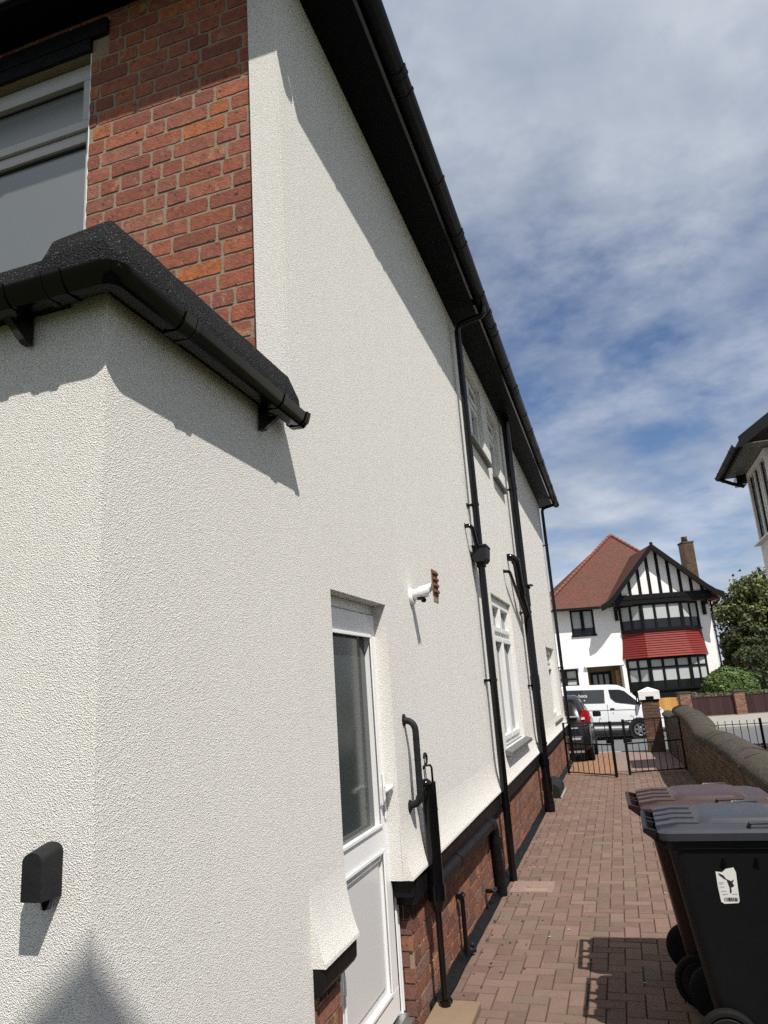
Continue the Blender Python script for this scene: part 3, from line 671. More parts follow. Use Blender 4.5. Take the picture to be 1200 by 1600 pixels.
# grab rail
rail = wthing('grab_rail', 'black ribbed grab rail screwed to the wall beside the door', 'handrail', (WX, 4.06, 1.05))
rx_ = WX + .066; ry_ = 4.07
b = MB(); P = [(WX, ry_, 1.525)] + bend((WX, ry_, 1.525), (rx_, ry_, 1.52), (rx_, ry_, 1.40), 7, .062) + bend((rx_, ry_, 1.2), (rx_, ry_, 1.075), (WX, ry_, 1.07), 7, .062) + [(WX, ry_, 1.068)]
b.tube(P, [.021] + [.0185] * (len(P) - 2) + [.021], 16); b.build('bar', M['mattgrey'], rail, angle=40)
b = MB()
for k in range(6): z = 1.42 - .055 * k; b = MB(); b.tube([(rx_, ry_, z + .003), (rx_, ry_, z - .003)], .0198, 16); b.build('rib', M['mattgrey'], rail, angle=40)
for z in (1.527, 1.066): b = MB(); b.lathe((WX, ry_, z), (1, 0, 0), [(0, .034), (.006, .034), (.010, .024)], 20); b.build('mounting_plate', M['mattgrey'], rail, angle=35)
# boxed pipe with a hoop
bp = wthing('boxed_pipe', 'thick black pipe topped with a wire hoop, on the plinth right of the grab rail', 'pipe', (WX, 4.2, 0.0))
bx, by = WX + .078, 4.21
b = MB(); b.tube([(bx, by, 1.175), (bx, by, .60)], .043, 18); b.tube([(bx, by, 1.03), (bx, by, 1.02)], .045, 18); b.tube([(bx, by, .64), (bx, by, .56)], .050, 18); b.tube([(bx, by, .56), (bx, by, .50)], [.05, .025], 18)
b.build('fat_pipe', M['black'], bp, angle=40)
b = MB(); b.tube([(bx, by, .52), (bx, by, .02)], .018, 12); b.tube([(bx, by, .07), (bx, by, .0)], .03, 12); b.ball((bx + .015, by + .03, .055), .02, 8); b.build('thin_pipe', M['black'], bp, angle=40)
b = MB(); b.ball((bx - .01, by - .03, 1.165), .038, 14, (1, 1, .85)); b.build('cap', M['black'], bp)
b = MB(); hz = [(bx + .02, by + .03, 1.16), (bx + .02, by + .03, 1.245), (bx + .015, by + .02, 1.262), (bx, by - .07, 1.266), (bx, by - .075, 1.25)]
b.tube(hz, .0065, 8); b.tube([(bx, by - .07, 1.262), (bx, by - .06, 1.18)], .003, 6)
b.tube([(bx, by - .02 + .03 * math.cos(t), 1.30 + .03 * math.sin(t)) for t in [rad(-80) + rad(250) * i / 12 for i in range(13)]], .007, 8); b.tube([(bx, by - .048, 1.31), (bx, by - .03, 1.19)], .003, 6)
b.build('hoop', M['iron'], bp)
# stub pipes
t1 = wthing('stub_pipe', 'short black stub pipe with a small tee on top, standing against the plinth', 'pipe', (WX, 5.0, 0))
sx = WX + .035
b = MB(); b.tube([(sx, 5.0, .37), (sx, 5.0, .03)], .015, 12); b.build('stem', M['black'], t1, angle=40)
b = MB(); b.tube([(sx, 4.965, .365), (sx, 5.035, .365)], .019, 12); b.tube([(sx - .04, 5.0, .365), (sx + .012, 5.0, .365)], .016, 12); b.build('tee', M['black'], t1, angle=40)
b = MB(); b.tube([(sx + .01, 5.02, .05), (sx + .04, 5.07, .03)], .014, 10); b.ball((sx + .03, 5.05, .07), .018, 8); b.build('valve', M['mattgrey'], t1)
t2 = wthing('overflow_pipe', 'little black elbow pipe poking out of the brick plinth before the drain pipe', 'pipe', (WX, 6.05, .1))
b = MB(); b.tube([(WX - .02, 6.0, .14), (WX + .05, 6.0, .14), (WX + .055, 6.08, .135)], .016, 10); b.build('spout', M['black'], t2, angle=40)
b = MB(); b.tube([(WX + .0, 5.93, .14), (WX + .01, 5.935, .0)], .005, 8); b.build('wire', M['iron'], t2)
# cowl on the rear face
cw = wthing('vent_cowl', 'black hooded vent cowl sticking out of the rear wall at the lower left', 'vent', (-1.35, 1.48, 1.34))
b = MB(); cx0, cx1 = -1.338, -1.284; cxm = -1.311
prof = [(cx0, 1.296)] + [(cxm + .027 * math.cos(t), 1.378 + .020 * math.sin(t)) for t in [math.pi - math.pi * i / 12 for i in range(13)]] + [(cx1, 1.296)]
b.ext(prof, lambda t, p: (p[0] + (.004 if p[0] > cxm else -.004) * (t - 1.418) / .06, t, p[1] + (.012 if p[1] > 1.35 else -.0) * (t - 1.418) / .06), [1.418, 1.4805])
b.build('hood', M['mattgrey'], cw, angle=35)
b = MB(); b.tube([(-1.305, 1.46, 1.31), (-1.305, 1.46, 1.272)], [.016, .011], 12); b.build('nozzle', M['black'], cw)
# conduit box at the foot of the soil pipe
gb = wthing('gully_cover', 'low dark rounded gully cover at the plinth foot beyond the fat soil pipe', 'drain cover', (WX, 11.6, 0))
b = MB(); b.ext([(WX - .01, 0), (WX + .16, 0), (WX + .16, .10), (WX + .14, .15), (WX + .09, .19), (WX - .01, .22)], lambda t, p: (p[0], t, p[1]), [11.3, 12.1]); b.build('cover', M['mattgrey'], gb, angle=30)
b = MB(); b.box(WX + .1605, WX + .185, 11.25, 12.15, 0, .03, .004); b.build('edging', M['pave'], gb)
# flat ground pieces
sl_ = wthing('doorstep_slab', 'tan stone slab lying in front of the white door', 'slab', (-1.1, 4.0, 0))
b = MB(); b.box(-1.185, -.945, 3.05, 4.285, .004, .042, .006); b.build('slab', M['stone'], sl_)
dr = wthing('drain_slab', 'pinkish gully slab let into the paving where the slim downpipe meets the ground', 'slab', (-.9, 6.66, 0))
b = MB(); b.box(-1.11, -.76, 6.50, 6.83, -.01, .006, .003); b.build('slab', M['pavedull'], dr)
b = MB(); b.box(-.99, -.80, 6.52, 6.60, .0065, .0085); b.build('mortar_patch', M['mortar'], dr)

# ---------------------------------------------------------------- garden wall on the right
gwall = wthing('garden_wall', 'long low brick garden wall with a rounded mossy coping, along the right of the path', 'wall', (1.02, 8, 0))
def interp(t, K):
    if t <= K[0][0]: return K[0][1]
    for (a, p), (c, q) in zip(K, K[1:]):
        if t <= c:
            s = (t - a) / (c - a); s = s * s * (3 - 2 * s); return p + (q - p) * s
    return K[-1][1]
CB = [(0, .850), (8.8, .850), (10.7, .800), (12.3, .915), (13.2, .93), (15.0, .925)]
FX = .915
b = MB()
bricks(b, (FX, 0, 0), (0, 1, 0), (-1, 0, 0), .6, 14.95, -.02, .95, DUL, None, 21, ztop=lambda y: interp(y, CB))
b.mi = 1
ysl = [.6 + .35 * i for i in range(42)]
for y0, y1 in zip(ysl, ysl[1:]):
    b.ext([(FX, -.3), (FX + .23, -.3), (FX + .23, 1), (FX, 1)], lambda t, p: (p[0], t, p[1] if p[1] < 0 else interp(t, CB)), [y0, y1])
b.build('brick_face', [M['wallbrick'], M['mortar']], gwall)
b = MB(); rnd = random.Random(5)
y = .5
while y < 15.0:
    l = .46; y1 = min(y + l - .012, 15.02); dz = rnd.uniform(-.005, .005); dxx = rnd.uniform(-.006, .006)
    pr = [(FX - .055, -.012), (FX - .062, .03), (FX - .04, .065), (FX + .01, .098), (FX + .075, .120), (FX + .115, .126), (FX + .16, .120), (FX + .23, .098), (FX + .285, .06), (FX + .295, -.012)]
    b.ext(pr, lambda t, p: (p[0] + dxx + .005 * noise.noise(Vector((t * 5, p[0] * 12, p[1] * 9))), t, interp(t, CB) + p[1] + dz + .006 * noise.noise(Vector((t * 6, p[0] * 14, 3)))), [y + (y1 - y) * i / 4 for i in range(5)])
    y += l
b.mi = 1
b.ext([(FX - .03, -.01), (FX + .25, -.01), (FX + .25, .08), (FX + .11, .105), (FX - .03, .06)], lambda t, p: (p[0], t, interp(t, CB) + p[1]), ysl)
b.build('coping', [M['moss'], M['mortar']], gwall, angle=50)
lw = wthing('low_wall', 'shaded low wall with a sloping coping between the gate and the capped brick pillar', 'wall', (1.0, 17.6, -.2))
b = MB(); CT = [(15.04, .60), (17, .66), (20.0, .60)]
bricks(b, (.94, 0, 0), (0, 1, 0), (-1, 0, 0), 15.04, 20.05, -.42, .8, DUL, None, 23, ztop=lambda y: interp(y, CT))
b.mi = 1; ys2 = [15.04 + .25 * i for i in range(21)]
b.ext([(.94, -.5), (1.16, -.5), (1.16, 1), (.94, 1)], lambda t, p: (p[0], t, p[1] if p[1] < 0 else interp(t, CT)), ys2)
b.build('brick_face', [M['wallbrick'], M['mortar']], lw)
b = MB(); b.ext([(.90, .0), (.90, .04), (.97, .10), (1.05, .12), (1.13, .10), (1.2, .04), (1.2, .0)], lambda t, p: (p[0], t, p[1] + .001 + interp(t, CT)), ys2); b.build('coping', M['moss'], lw, angle=40)
# capped brick pillar
pil = wthing('gate_pillar', 'brick pillar with a big white pointed cap at the street end of the path', 'pillar', (.68, 20.3, -.3))
px0, px1, py0, py1 = .47, .87, 20.10, 20.50
b = MB(); zb = gz(20.3) - .05
for O, u, n, a, c in (((0, py0, 0), (1, 0, 0), (0, -1, 0), px0, px1), ((px0, 0, 0), (0, 1, 0), (-1, 0, 0), py0, py1), ((px1, 0, 0), (0, 1, 0), (1, 0, 0), py0, py1)):
    bricks(b, O, u, n, a, c, zb, .99, [(.17, .085, .06), (.14, .07, .055), (.20, .11, .075), (.12, .075, .06)], None, 31)
b.mi = 1; b.box(px0, px1, py0, py1, zb - .1, .985)
b.build('shaft', [M['wallbrick'], M['mortar']], pil)
b = MB(); b.box(px0 + .08, px1 - .08, py0 - .03, py1 + .03, .986, 1.05); b.box(px0 - .03, px1 + .03, py0 - .02, py1 + .02, .95, 1.0, .01); b.build('collar', M['blackpaint'], pil)
b = MB(); cx, cy = (px0 + px1) / 2, (py0 + py1) / 2; h = .255
# cap with a notch under its front edge, four sloping faces on top
for (x0, x1) in ((cx - h, cx - .10), (cx + .10, cx + h)): b.box(x0, x1, cy - h, cy + h, 1.001, 1.08)
b.box(cx - h, cx + h, cy - h + .001, cy + h - .001, 1.0802, 1.205)
T = [(cx - h, cy - h + .001, 1.205), (cx + h, cy - h + .001, 1.205), (cx + h, cy + h - .001, 1.205), (cx - h, cy + h - .001, 1.205)]
b.loft([T, [(cx + (p[0] - cx) * .06, cy + (p[1] - cy) * .06, 1.30) for p in T]], sm=False)
b.build('cap', M['whitepaint'], pil)

# ---------------------------------------------------------------- iron gates and railing
def iron_leaf(name, label, hinge, free, z0, h_low, h_top, nb, group):
    hinge, free = Vector((*hinge, 0)), Vector((*free, 0)); d = (free - hinge); w = d.length; d.normalize()
    zb = gz((hinge.y + free.y) / 2)
    g = thing(name, label, 'gate', (hinge.x, hinge.y, zb), math.atan2(d.y, d.x), group)
    b = MB()
    for x, hh, r in ((0, h_top, .014), (w, h_top + .02, .018)): b.box(x - r, x + r, -r, r, z0 - .02, hh)
    b.box(.014, w - .018, -.006, .006, z0, z0 + .018); b.box(.014, w - .018, -.008, .008, h_low, h_low + .022); b.box(.014, w - .018, -.006, .006, h_top - .016, h_top)
    b.build('frame', M['iron'], g)
    b = MB()
    for i in range(1, nb):
        x = w * i / nb; b.tube([(x, 0, z0), (x, 0, h_top - .01 if i % 2 == 0 else h_low + .004)], .0065, 6, False)
    b.build('bars', M['iron'], g)
    b = MB(); b.box(w - .10, w + .035, -.012, .012, h_low + .03, h_low + .10, .004); b.build('latch', M['iron'], g)
    b = MB(); b.tube([(w * .80, 0, h_top), (w * .80, 0, h_top + .05), (w * .80 + .03, 0, h_top + .075), (w * .80 + .05, 0, h_top + .05)], .005, 6, False)
    b.build('scroll', M['iron'], g)
    return g
G = 'pair of black iron gate leaves across the path'
iron_leaf('iron_gate', 'left black iron gate leaf, swung half open beside the house corner', (-1.09, 13.98), (-.262, 13.32), .03, .52, .895, 9, G)
iron_leaf('iron_gate', 'right black iron gate leaf, closed and hinged at the garden wall', (.895, 14.0), (-.045, 13.60), .03, .50, .90, 9, G)
rl = wthing('iron_railing', 'black iron railing with a thick end post beyond the garden wall at the right', 'railing', (2.2, 18, gz(18)))
b = MB(); zb = gz(18)
for x in (2.80, .99 + .42): b = MB(); b.box(x - .025, x + .025, 17.975, 18.025, zb, .545); b.build('post', M['iron'], rl)
b = MB(); b.box(1.43, 2.77, 17.994, 18.006, .425, .44); b.box(1.43, 2.77, 17.994, 18.006, zb + .10, zb + .115); b.box(2.83, 5.2, 17.994, 18.006, .425, .44); b.box(2.83, 5.2, 17.994, 18.006, zb + .1, zb + .115); b.box(1.43, 2.77, 17.994, 18.006, -.02, -.008); b.build('cross_rail', M['iron'], rl)
b = MB()
x = 1.50
while x < 5.2:
    if abs(x - 2.80) > .05:
        b.tube([(x, 18, zb + .06), (x, 18, .50)], .0085, 6, False); b.ball((x, 18, .505), .014, 6)
        b.tube([(x + .07, 18, zb + .06), (x + .07, 18, -.0)], .0075, 6, False); b.ball((x + .07, 18, .01), .02, 6)
    x += .148
b.build('bars', M['iron'], rl)

# ---------------------------------------------------------------- wheelie bins
def rrect(cx, cy, hx, hy, r, z, n=5):
    P = []
    for sx_, sy_, a0 in ((1, 1, 0), (-1, 1, 90), (-1, -1, 180), (1, -1, 270)):
        for i in range(n + 1):
            a = rad(a0 + 90 * i / n); P.append((cx + sx_ * (hx - r) + r * math.cos(a), cy + sy_ * (hy - r) + r * math.sin(a), z))
    return P
def wheelie_bin(label, loc, rz, body, lid, group):
    """local x runs from the hinge and handle (0) to the front (0.74); y is across"""
    g = thing('wheelie_bin', label, 'bin', loc, rz, group)
    b = MB()
    def sec(z, x0, x1, hy, r): return rrect((x0 + x1) / 2, 0, (x1 - x0) / 2, hy, r, z)
    b.loft([sec(.045, .20, .56, .205, .04), sec(.06, .185, .575, .22, .05), sec(.30, .150, .61, .237, .06), sec(.895, .07, .703, .279, .06), sec(.902, .058, .712, .288, .05), sec(.945, .055, .715, .290, .05), sec(.95, .06, .71, .285, .05)])
    # moulded ribs under the rim
    for x in (.295, .43, .56):
        for s in (-1, 1): b.ext([(s * .274, .815), (s * .296, .868), (s * .27, .868)], lambda t, p, x=x: (x + t, p[0], p[1]), [-.004, .004])
    # front foot and the recess over the axle
    b.box(.47, .58, -.17, .17, .0, .05, .01)
    b.build('body', body, g, angle=28)
    # grab handles on the hinge side
    b = MB()
    b.tube([(-.02, -.25, .975), (-.02, .25, .975)], .013, 10)
    for y in (-.24, -.05, .05, .24): b.ext([(.07, .90), (.07, .965), (-.02, .988), (-.032, .970), (.02, .93)], lambda t, p, y=y: (p[0], y + t, p[1]), [-.012, .012])
    b.build('handle', body, g, angle=30)
    b = MB()
    rings = [sec(.940, .035, .742, .305, .05), sec(.972, .030, .747, .308, .05), sec(.984, .045, .735, .295, .05), sec(.988, .085, .70, .262, .05), sec(1.000, .105, .685, .245, .05)]
    b.loft(rings)
    b.loft([sec(.997, .20, .60, .225, .06), sec(1.017, .225, .575, .205, .06), sec(1.026, .26, .53, .165, .06)])
    for y in (-.20, -.06, .06, .20): b.ext([(.03, .962), (.03, .996), (.12, 1.008), (.22, 1.006), (.22, .985)], lambda t, p, y=y: (p[0], y + t, p[1]), [-.035, .035])
    for s in (-1, 1):
        P = [(.47 + .05 * math.cos(t), s * (.255 + .0), 1.005 + .028 * math.sin(t)) for t in [math.pi * i / 8 for i in range(9)]]
        b.tube([(.42, s * .262, .985), (.43, s * .283, 1.010), (.55, s * .283, 1.010), (.56, s * .262, .985)], .009, 8)
    b.build('lid', lid, g, angle=28)
    b = MB(); b.tube([(.205, -.27, .125), (.205, .27, .125)], .011, 10); b.build('axle', M['iron'], g)
    for s in (-1, 1):
        b = MB(); b.lathe((.205, s * .225, .125), (0, s, 0), [(0, .095), (.006, .117), (.014, .125), (.040, .125), (.048, .117), (.050, .104), (.042, .095)], 32)
        w = b.build('wheel', M['rubber'], g, angle=35)
        b = MB(); b.lathe((.205, s * .225, .125), (0, s, 0), [(.03, .094), (.042, .094), (.046, .09), (.040, .05), (.050, .045), (.050, .02), (.04, .0)], 32); b.build('hub', M['mattgrey'], w, angle=35)
    return g
BG = 'wheelie bins side by side on the paving'
bin1 = wheelie_bin('charcoal grey wheelie bin with a torn white sticker on its side, nearest the camera', (.040, 4.06, 0.0), rad(0), M['binblack'], M['bingrey'], BG)
bin2 = wheelie_bin('brown wheelie bin with a faded brown lid, behind the charcoal one', (-.025, 4.70, 0.0), rad(1.5), M['binbrown'], M['binlidbrown'], BG)
# sticker on the near side of the charcoal bin (side leans: y = -0.277 at z .86 to -0.237 at z .30)
def side_y(z): return -(.237 + (z - .30) / .56 * .040)
stk = MB()
def spt(x, z, o): return (x, side_y(z) - o, z)
stk.f([spt(x - .055, z + .012, .0015) for x, z in ((.308, .795), (.335, .792), (.352, .806), (.385, .812), (.392, .792), (.388, .672), (.382, .664), (.325, .660), (.312, .668), (.308, .73))])
st = stk.build('sticker', M['paper'], bin1, 'torn white paper sticker with a barcode', fix=False)
stk = MB(); rnd = random.Random(2)
stk.f([spt(x - .055, z + .012, .0025) for x, z in ((.318, .789), (.338, .779), (.350, .760), (.340, .764), (.322, .779))])
stk.f([spt(x - .055, z + .012, .0025) for x, z in ((.348, .764), (.366, .755), (.380, .762), (.371, .748), (.376, .735), (.362, .728), (.362, .710), (.354, .703), (.356, .727), (.352, .745))])
for i in range(17):
    x = .271 + i * .0034; wb = rnd.choice((.001, .0018, .0024)); stk.f([spt(x, .683, .0025), spt(x + wb, .683, .0025), spt(x + wb, .699, .0025), spt(x, .699, .0025)])
for z, a, c in ((.748, .313, .335), (.730, .314, .336), (.742, .314, .330), (.712, .318, .340), (.700, .322, .345), (.696, .326, .33), (.70, .36, .385)):
    a -= .055; c -= .055; z += .012; stk.f([spt(a, z, .0025), spt(c, z, .0025), spt(c, z + .0012, .0025), spt(a, z + .0012, .0025)])
stk.build('print', M['ink'], st, fix=False)

# ---------------------------------------------------------------- vehicles
def section(x, zb, zbelt, zr, hb, hr):
    zbl = min(zbelt, zr - .10)
    half = [(hb * .90, zb), (hb * .985, zb + .10), (hb, zb + (zbl - zb) * .55), (hb * .985, zbl), (hr, zr - .055), (hr - .05, zr - .015), (hr - .16, zr)]
    return [(x, y, z) for y, z in half] + [(x, -y, z) for y, z in half[::-1]]
def wheel_part(g, x, y, r, s, name='wheel'):
    b = MB(); b.lathe((x, y, r), (0, s, 0), [(-.20, r * .9), (-.19, r), (-.02, r), (.0, r * .93), (.004, r * .72), (-.02, r * .68)], 30); w = b.build(name, M['rubber'], g, angle=35)
    b = MB(); b.lathe((x, y - s * .004, r), (0, s, 0), [(-.03, r * .69), (-.004, r * .68), (-.012, r * .60), (-.03, r * .5), (-.01, r * .25), (.002, r * .2), (.002, .001)], 30)
    for k in range(6):
        a = 2 * math.pi * k / 6; d = Vector((math.cos(a), 0, math.sin(a))); e = Vector((-math.sin(a), 0, math.cos(a)))
        b.obox((x, y, r), d, e, (0, s, 0), (r * .18, r * .62), (-.035, .035), (-.03, -.003))
    b.build('rim', M['alloy'], w, angle=35); return w
VB = [(-3.93, .42, 1.25, 1.86, .88, .74), (-3.88, .34, 1.26, 1.94, .95, .82), (-3.5, .30, 1.27, 1.975, .985, .855), (-2.2, .29, 1.27, 1.99, .99, .865), (-.95, .29, 1.27, 1.985, .99, .86), (-.62, .29, 1.27, 1.955, .99, .85), (-.42, .29, 1.27, 1.86, .99, .83), (-.12, .29, 1.26, 1.60, .985, .82), (.22, .29, 1.10, 1.265, .98, .84), (.50, .28, 1.02, 1.205, .97, .80), (.80, .28, .95, 1.12, .93, .72), (.93, .30, .80, 1.0, .86, .62), (.985, .36, .66, .82, .74, .5)]
van = thing('parked_van', 'white panel van with tinted side windows, parked on the far side of the street', 'van', (.45, 30.58, gz(30)), rad(2.5), None, 0, rad(1.6))
b = MB(); b.loft([section(*v) for v in VB]); b.build('body', M['vanwhite'], van, angle=30)
def van_y(z): return -(.981 - (z - 1.27) / .655 * .112) if z > 1.27 else -.99
def vpoly(b, pts, o=.006): b.f([(x, van_y(z) - o, z) for x, z in pts])
def vpanel(name, pts, m_, o=.006, parent=van, ng=1):
    # glass that follows the lean of the side, as a thin closed slab
    b = MB(); A = [(x, van_y(z) - o, z) for x, z in pts]; B2 = [(x, van_y(z) + .012, z) for x, z in pts]
    b.loft([A, B2], sm=False); return b.build(name, m_, parent)
vg = vpanel('side_window', [(-2.62, 1.33), (-1.18, 1.315), (-1.16, 1.815), (-2.6, 1.83)], M['glass'])
vpanel('cab_window', [(-.96, 1.50), (-.80, 1.34), (-.62, 1.30), (.12, 1.22), (-.12, 1.47), (-.42, 1.74), (-.60, 1.80), (-1.0, 1.81)], M['darkglass'])
b = MB(); b.loft([[(-.36, -.72, 1.80), (-.36, .72, 1.80), (.18, .78, 1.285), (.18, -.78, 1.285)], [(-.39, -.72, 1.82 - .06), (-.39, .72, 1.76), (.15, .78, 1.25), (.15, -.78, 1.25)]], sm=False); b.build('windscreen', M['darkglass'], van)
b = MB(); b.box(-.045, -.0, -1.0, -.975, 1.30, 1.5); b.build('window_bar', M['trim'], van)
b = MB(); b.loft([[(-2.9, -.995, .50), (-.42, -.995, .50), (-.30, -.992, .56), (-.42, -.995, .63), (-2.9, -.995, .63)], [(-2.9, -1.012, .52), (-.44, -1.012, .52), (-.36, -1.012, .56), (-.44, -1.012, .61), (-2.9, -1.012, .61)]], sm=False); b.build('rub_strip', M['trim'], van)
b = MB(); b.box(-3.7, -.46, -.97, .97, .20, .292); b.box(.42, .95, -.85, .85, .2, .35, .02); b.build('underside', M['trim'], van)
b = MB(); b.box(-1.0, -.86, -.999, -.985, 1.055, 1.125, .004); b.box(-1.02, -.84, -1.008, -.998, 1.078, 1.102, .004); b.build('door_handle', M['trim'], van)
b = MB(); b.box(-.93, -.90, -.9995, -.985, .93, .96); b.build('door_lock', M['trim'], van)
b = MB(); b.box(-1.105, -1.097, -.9945, -.98, .5, 1.28); b.box(-.085, -.08, -.9945, -.97, .72, 1.2); b.box(-2.9, -.1, -.9955, -.985, 1.055, 1.062); b.build('door_gap', M['ink'], van)
b = MB(); b.box(.02, .12, -1.19, -.98, 1.22, 1.47, .03); b.box(.05, .10, -1.02, -.96, 1.2, 1.25); b.build('mirror', M['trim'], van)
b = MB(); b.loft([[(.56, -.93, .98), (.86, -.84, .90), (.84, -.86, 1.06), (.60, -.93, 1.09)], [(.55, -.90, .98), (.83, -.81, .90), (.81, -.83, 1.06), (.59, -.90, 1.09)]], sm=False); b.build('headlight', M['clearlens'], van)
for x in (0, -2.93):
    for s in (-1, 1):
        b = MB(); b.lathe((x, s * .80, .345), (0, s, 0), [(0, .42), (.185, .42), (.197, .41), (.197, .30), (.1, .3)], 30); b.build('wheel_arch', M['trim'], van, angle=35)
        wheel_part(van, x, s * .999, .33, s)
def text_mesh(name, body, size, material, parent, mat4):
    cu = bpy.data.curves.new(name, 'FONT'); cu.body = body; cu.size = size; cu.extrude = .001; cu.align_x = 'LEFT'
    tmp = bpy.data.objects.new(name, cu); link(tmp)
    me = bpy.data.meshes.new_from_object(tmp.evaluated_get(bpy.context.evaluated_depsgraph_get()))
    bpy.data.objects.remove(tmp); me.transform(mat4); me.materials.append(material)
    o = bpy.data.objects.new(name, me); link(o); o.parent = parent; return o
z0 = 1.555; lean = math.atan(.128 / .655)
text_mesh('lettering', 'hoca', .17, M['whitepaint'], vg, Matrix.Translation((-2.13, van_y(z0) - .009, z0)) @ Matrix.Rotation(rad(90) - lean, 4, 'X'))
b = MB(); b.loft([[(-1.95, van_y(1.42) - .009, 1.42), (-1.90, van_y(1.42) - .009, 1.42), (-1.90, van_y(1.45) - .009, 1.45), (-1.95, van_y(1.45) - .009, 1.45)], [(-1.95, van_y(1.42) - .004, 1.42), (-1.90, van_y(1.42) - .004, 1.42), (-1.90, van_y(1.45) - .004, 1.45), (-1.95, van_y(1.45) - .004, 1.45)]], sm=False); b.build('small_mark', M['whitepaint'], vg)

car = thing('parked_car', 'dark small hatchback with red tail lamp, seen from behind on the forecourt', 'car', (-1.62, 17.35, gz(17.5) - .02), rad(90), None, 0, rad(2.4))
CB_ = [(0, .36, .55, .70, .66, .55), (.035, .30, .62, .80, .78, .62), (.09, .27, .78, .98, .83, .66), (.20, .26, .90, 1.18, .845, .64), (.38, .25, .95, 1.40, .85, .60), (.62, .24, .95, 1.475, .85, .60), (1.5, .23, .94, 1.50, .85, .61), (2.1, .23, .93, 1.42, .85, .60), (2.5, .23, .90, 1.18, .85, .64), (2.72, .23, .86, 1.0, .84, .68), (3.3, .24, .78, .90, .80, .62), (3.5, .27, .62, .76, .72, .5), (3.56, .34, .5, .62, .6, .42)]
b = MB(); b.loft([section(*v) for v in CB_]); b.build('body', M['carblack'], car, angle=32)
b = MB(); b.loft([[(.135, -.60, 1.03), (.135, .60, 1.03), (.355, .53, 1.385), (.355, -.53, 1.385)], [(.16, -.60, 1.02), (.16, .60, 1.02), (.38, .53, 1.375), (.38, -.53, 1.375)]], sm=False); b.build('rear_window', M['darkglass'], car)
for s in (-1, 1):
    b = MB(); b.loft([[(.75, s * .835, .98), (2.25, s * .835, .97), (1.95, s * .635, 1.36), (.85, s * .625, 1.40)], [(.75, s * .80, .98), (2.25, s * .80, .97), (1.95, s * .60, 1.36), (.85, s * .59, 1.40)]], sm=False); b.build('side_window', M['darkglass'], car)
for s in (-1, 1):
    b = MB(); b.loft([[(.04, s * .63, .80), (.06, s * .80, .82), (.20, s * .868, .84), (.26, s * .865, 1.08), (.19, s * .80, 1.14), (.135, s * .70, 1.13)], [(.12, s * .60, .80), (.14, s * .74, .82), (.24, s * .80, .84), (.30, s * .80, 1.08), (.25, s * .74, 1.14), (.2, s * .66, 1.13)]], sm=False); tl = b.build('tail_lamp', M['redlens'], car)
    b = MB(); b.loft([[(.055, s * .665, .925), (.068, s * .75, .93), (.088, s * .75, .98), (.075, s * .68, .975)], [(.09, s * .665, .925), (.10, s * .75, .93), (.12, s * .75, .98), (.11, s * .68, .975)]], sm=False); b.build('reversing_lens', M['clearlens'], tl)
    b = MB(); b.box(2.02, 2.12, min(s * .86, s * 1.06), max(s * .86, s * 1.06), .96, 1.10, .03); b.build('mirror', M['carblack'], car)
b = MB(); b.box(.005, .06, -.60, .60, .985, 1.015, .006); b.box(-.012, .02, -.58, .58, .735, .765, .005); b.build('chrome_strip', M['clearlens'], car)
b = MB(); b.box(-.02, .05, -.66, .66, .30, .58, .03); b.build('bumper', M['trim'], car)
for y in (-.62, .42): b = MB(); b.box(-.028, -.02, y, y + .20, .50, .545); b.build('reflector', M['clearlens'], car)
b = MB(); b.box(-.03, -.021, -.26, .26, .36, .46, .003); pl = b.build('number_plate', M['plate'], car)
rnd = random.Random(9)
for i in range(7):
    b = MB(); y = -.22 + i * .063 + (.03 if i > 3 else 0); b.box(-.032, -.0302, y, y + rnd.choice((.018, .03, .035)), .378, .445); b.build('character', M['ink'], pl)
for x in (.62, 2.95):
    for s in (-1, 1): wheel_part(car, x, s * .845, .30, s)

# ---------------------------------------------------------------- the half timbered house across the street
fh = thing('timbered_house', 'white house across the street with half timbered gable, red roof and bay', 'house', (4.92, 45.22, 0), rad(16))
HB = GZ + .05
b = MB()
PORCH = (-6.85, -4.88, HB - 1, 2.15); UW = (-7.43, -6.08, 3.93, 5.42); LW = (-8.85, -7.40, .95, 2.10)
for p, q, r, t in cells(-8.9, .65, HB - .3, 5.62, [PORCH, UW, LW, (-4.4, -.2, .6, 5.5)]): b.box(p, q, 0, .3, r, t)
b.box(-8.9, -8.6, .3, 8.4, HB, 5.62); b.box(.35, .65, .3, 8.4, HB, 5.62); b.box(-8.9, .65, 8.4, 8.7, HB, 5.62)
b.ext([(-8.98, 2.14), (-7.3, 2.14), (-7.3, 2.20), (-8.98, 2.36)], lambda t, p: (p[0], t, p[1]), [-.32, .0])
b.ext([(-7.0, 2.155), (-4.75, 2.155), (-4.75, 2.25), (-7.0, 2.25)], lambda t, p: (p[0], t, p[1]), [-.16, -.002])
b.box(-4.88, -4.70, -.12, -.001, HB, 2.15)
b.build('wall', M['whitewall'], fh)
b = MB(); b.box(-6.85, -4.88, 1.1, 1.2, HB, 2.2); b.box(-6.95, -6.851, .3, 1.2, HB, 2.2); b.box(-4.879, -4.78, .3, 1.2, HB, 2.2); b.box(-6.85, -4.88, .3, 1.1, 2.151, 2.2); b.build('porch_lining', mat('ochre_porch_paint', (.20, .15, .09), .8, .2), fh)
b = MB(); b.box(-6.45, -5.25, 1.04, 1.099, HB, 1.85); pd = b.build('front_door', M['timber'], fh)
b = MB()
for k in range(3): b.box(-6.32 + .34 * k, -6.10 + .34 * k, 1.02, 1.039, .5, 1.7)
b.build('pane', M['bigglass'], pd)
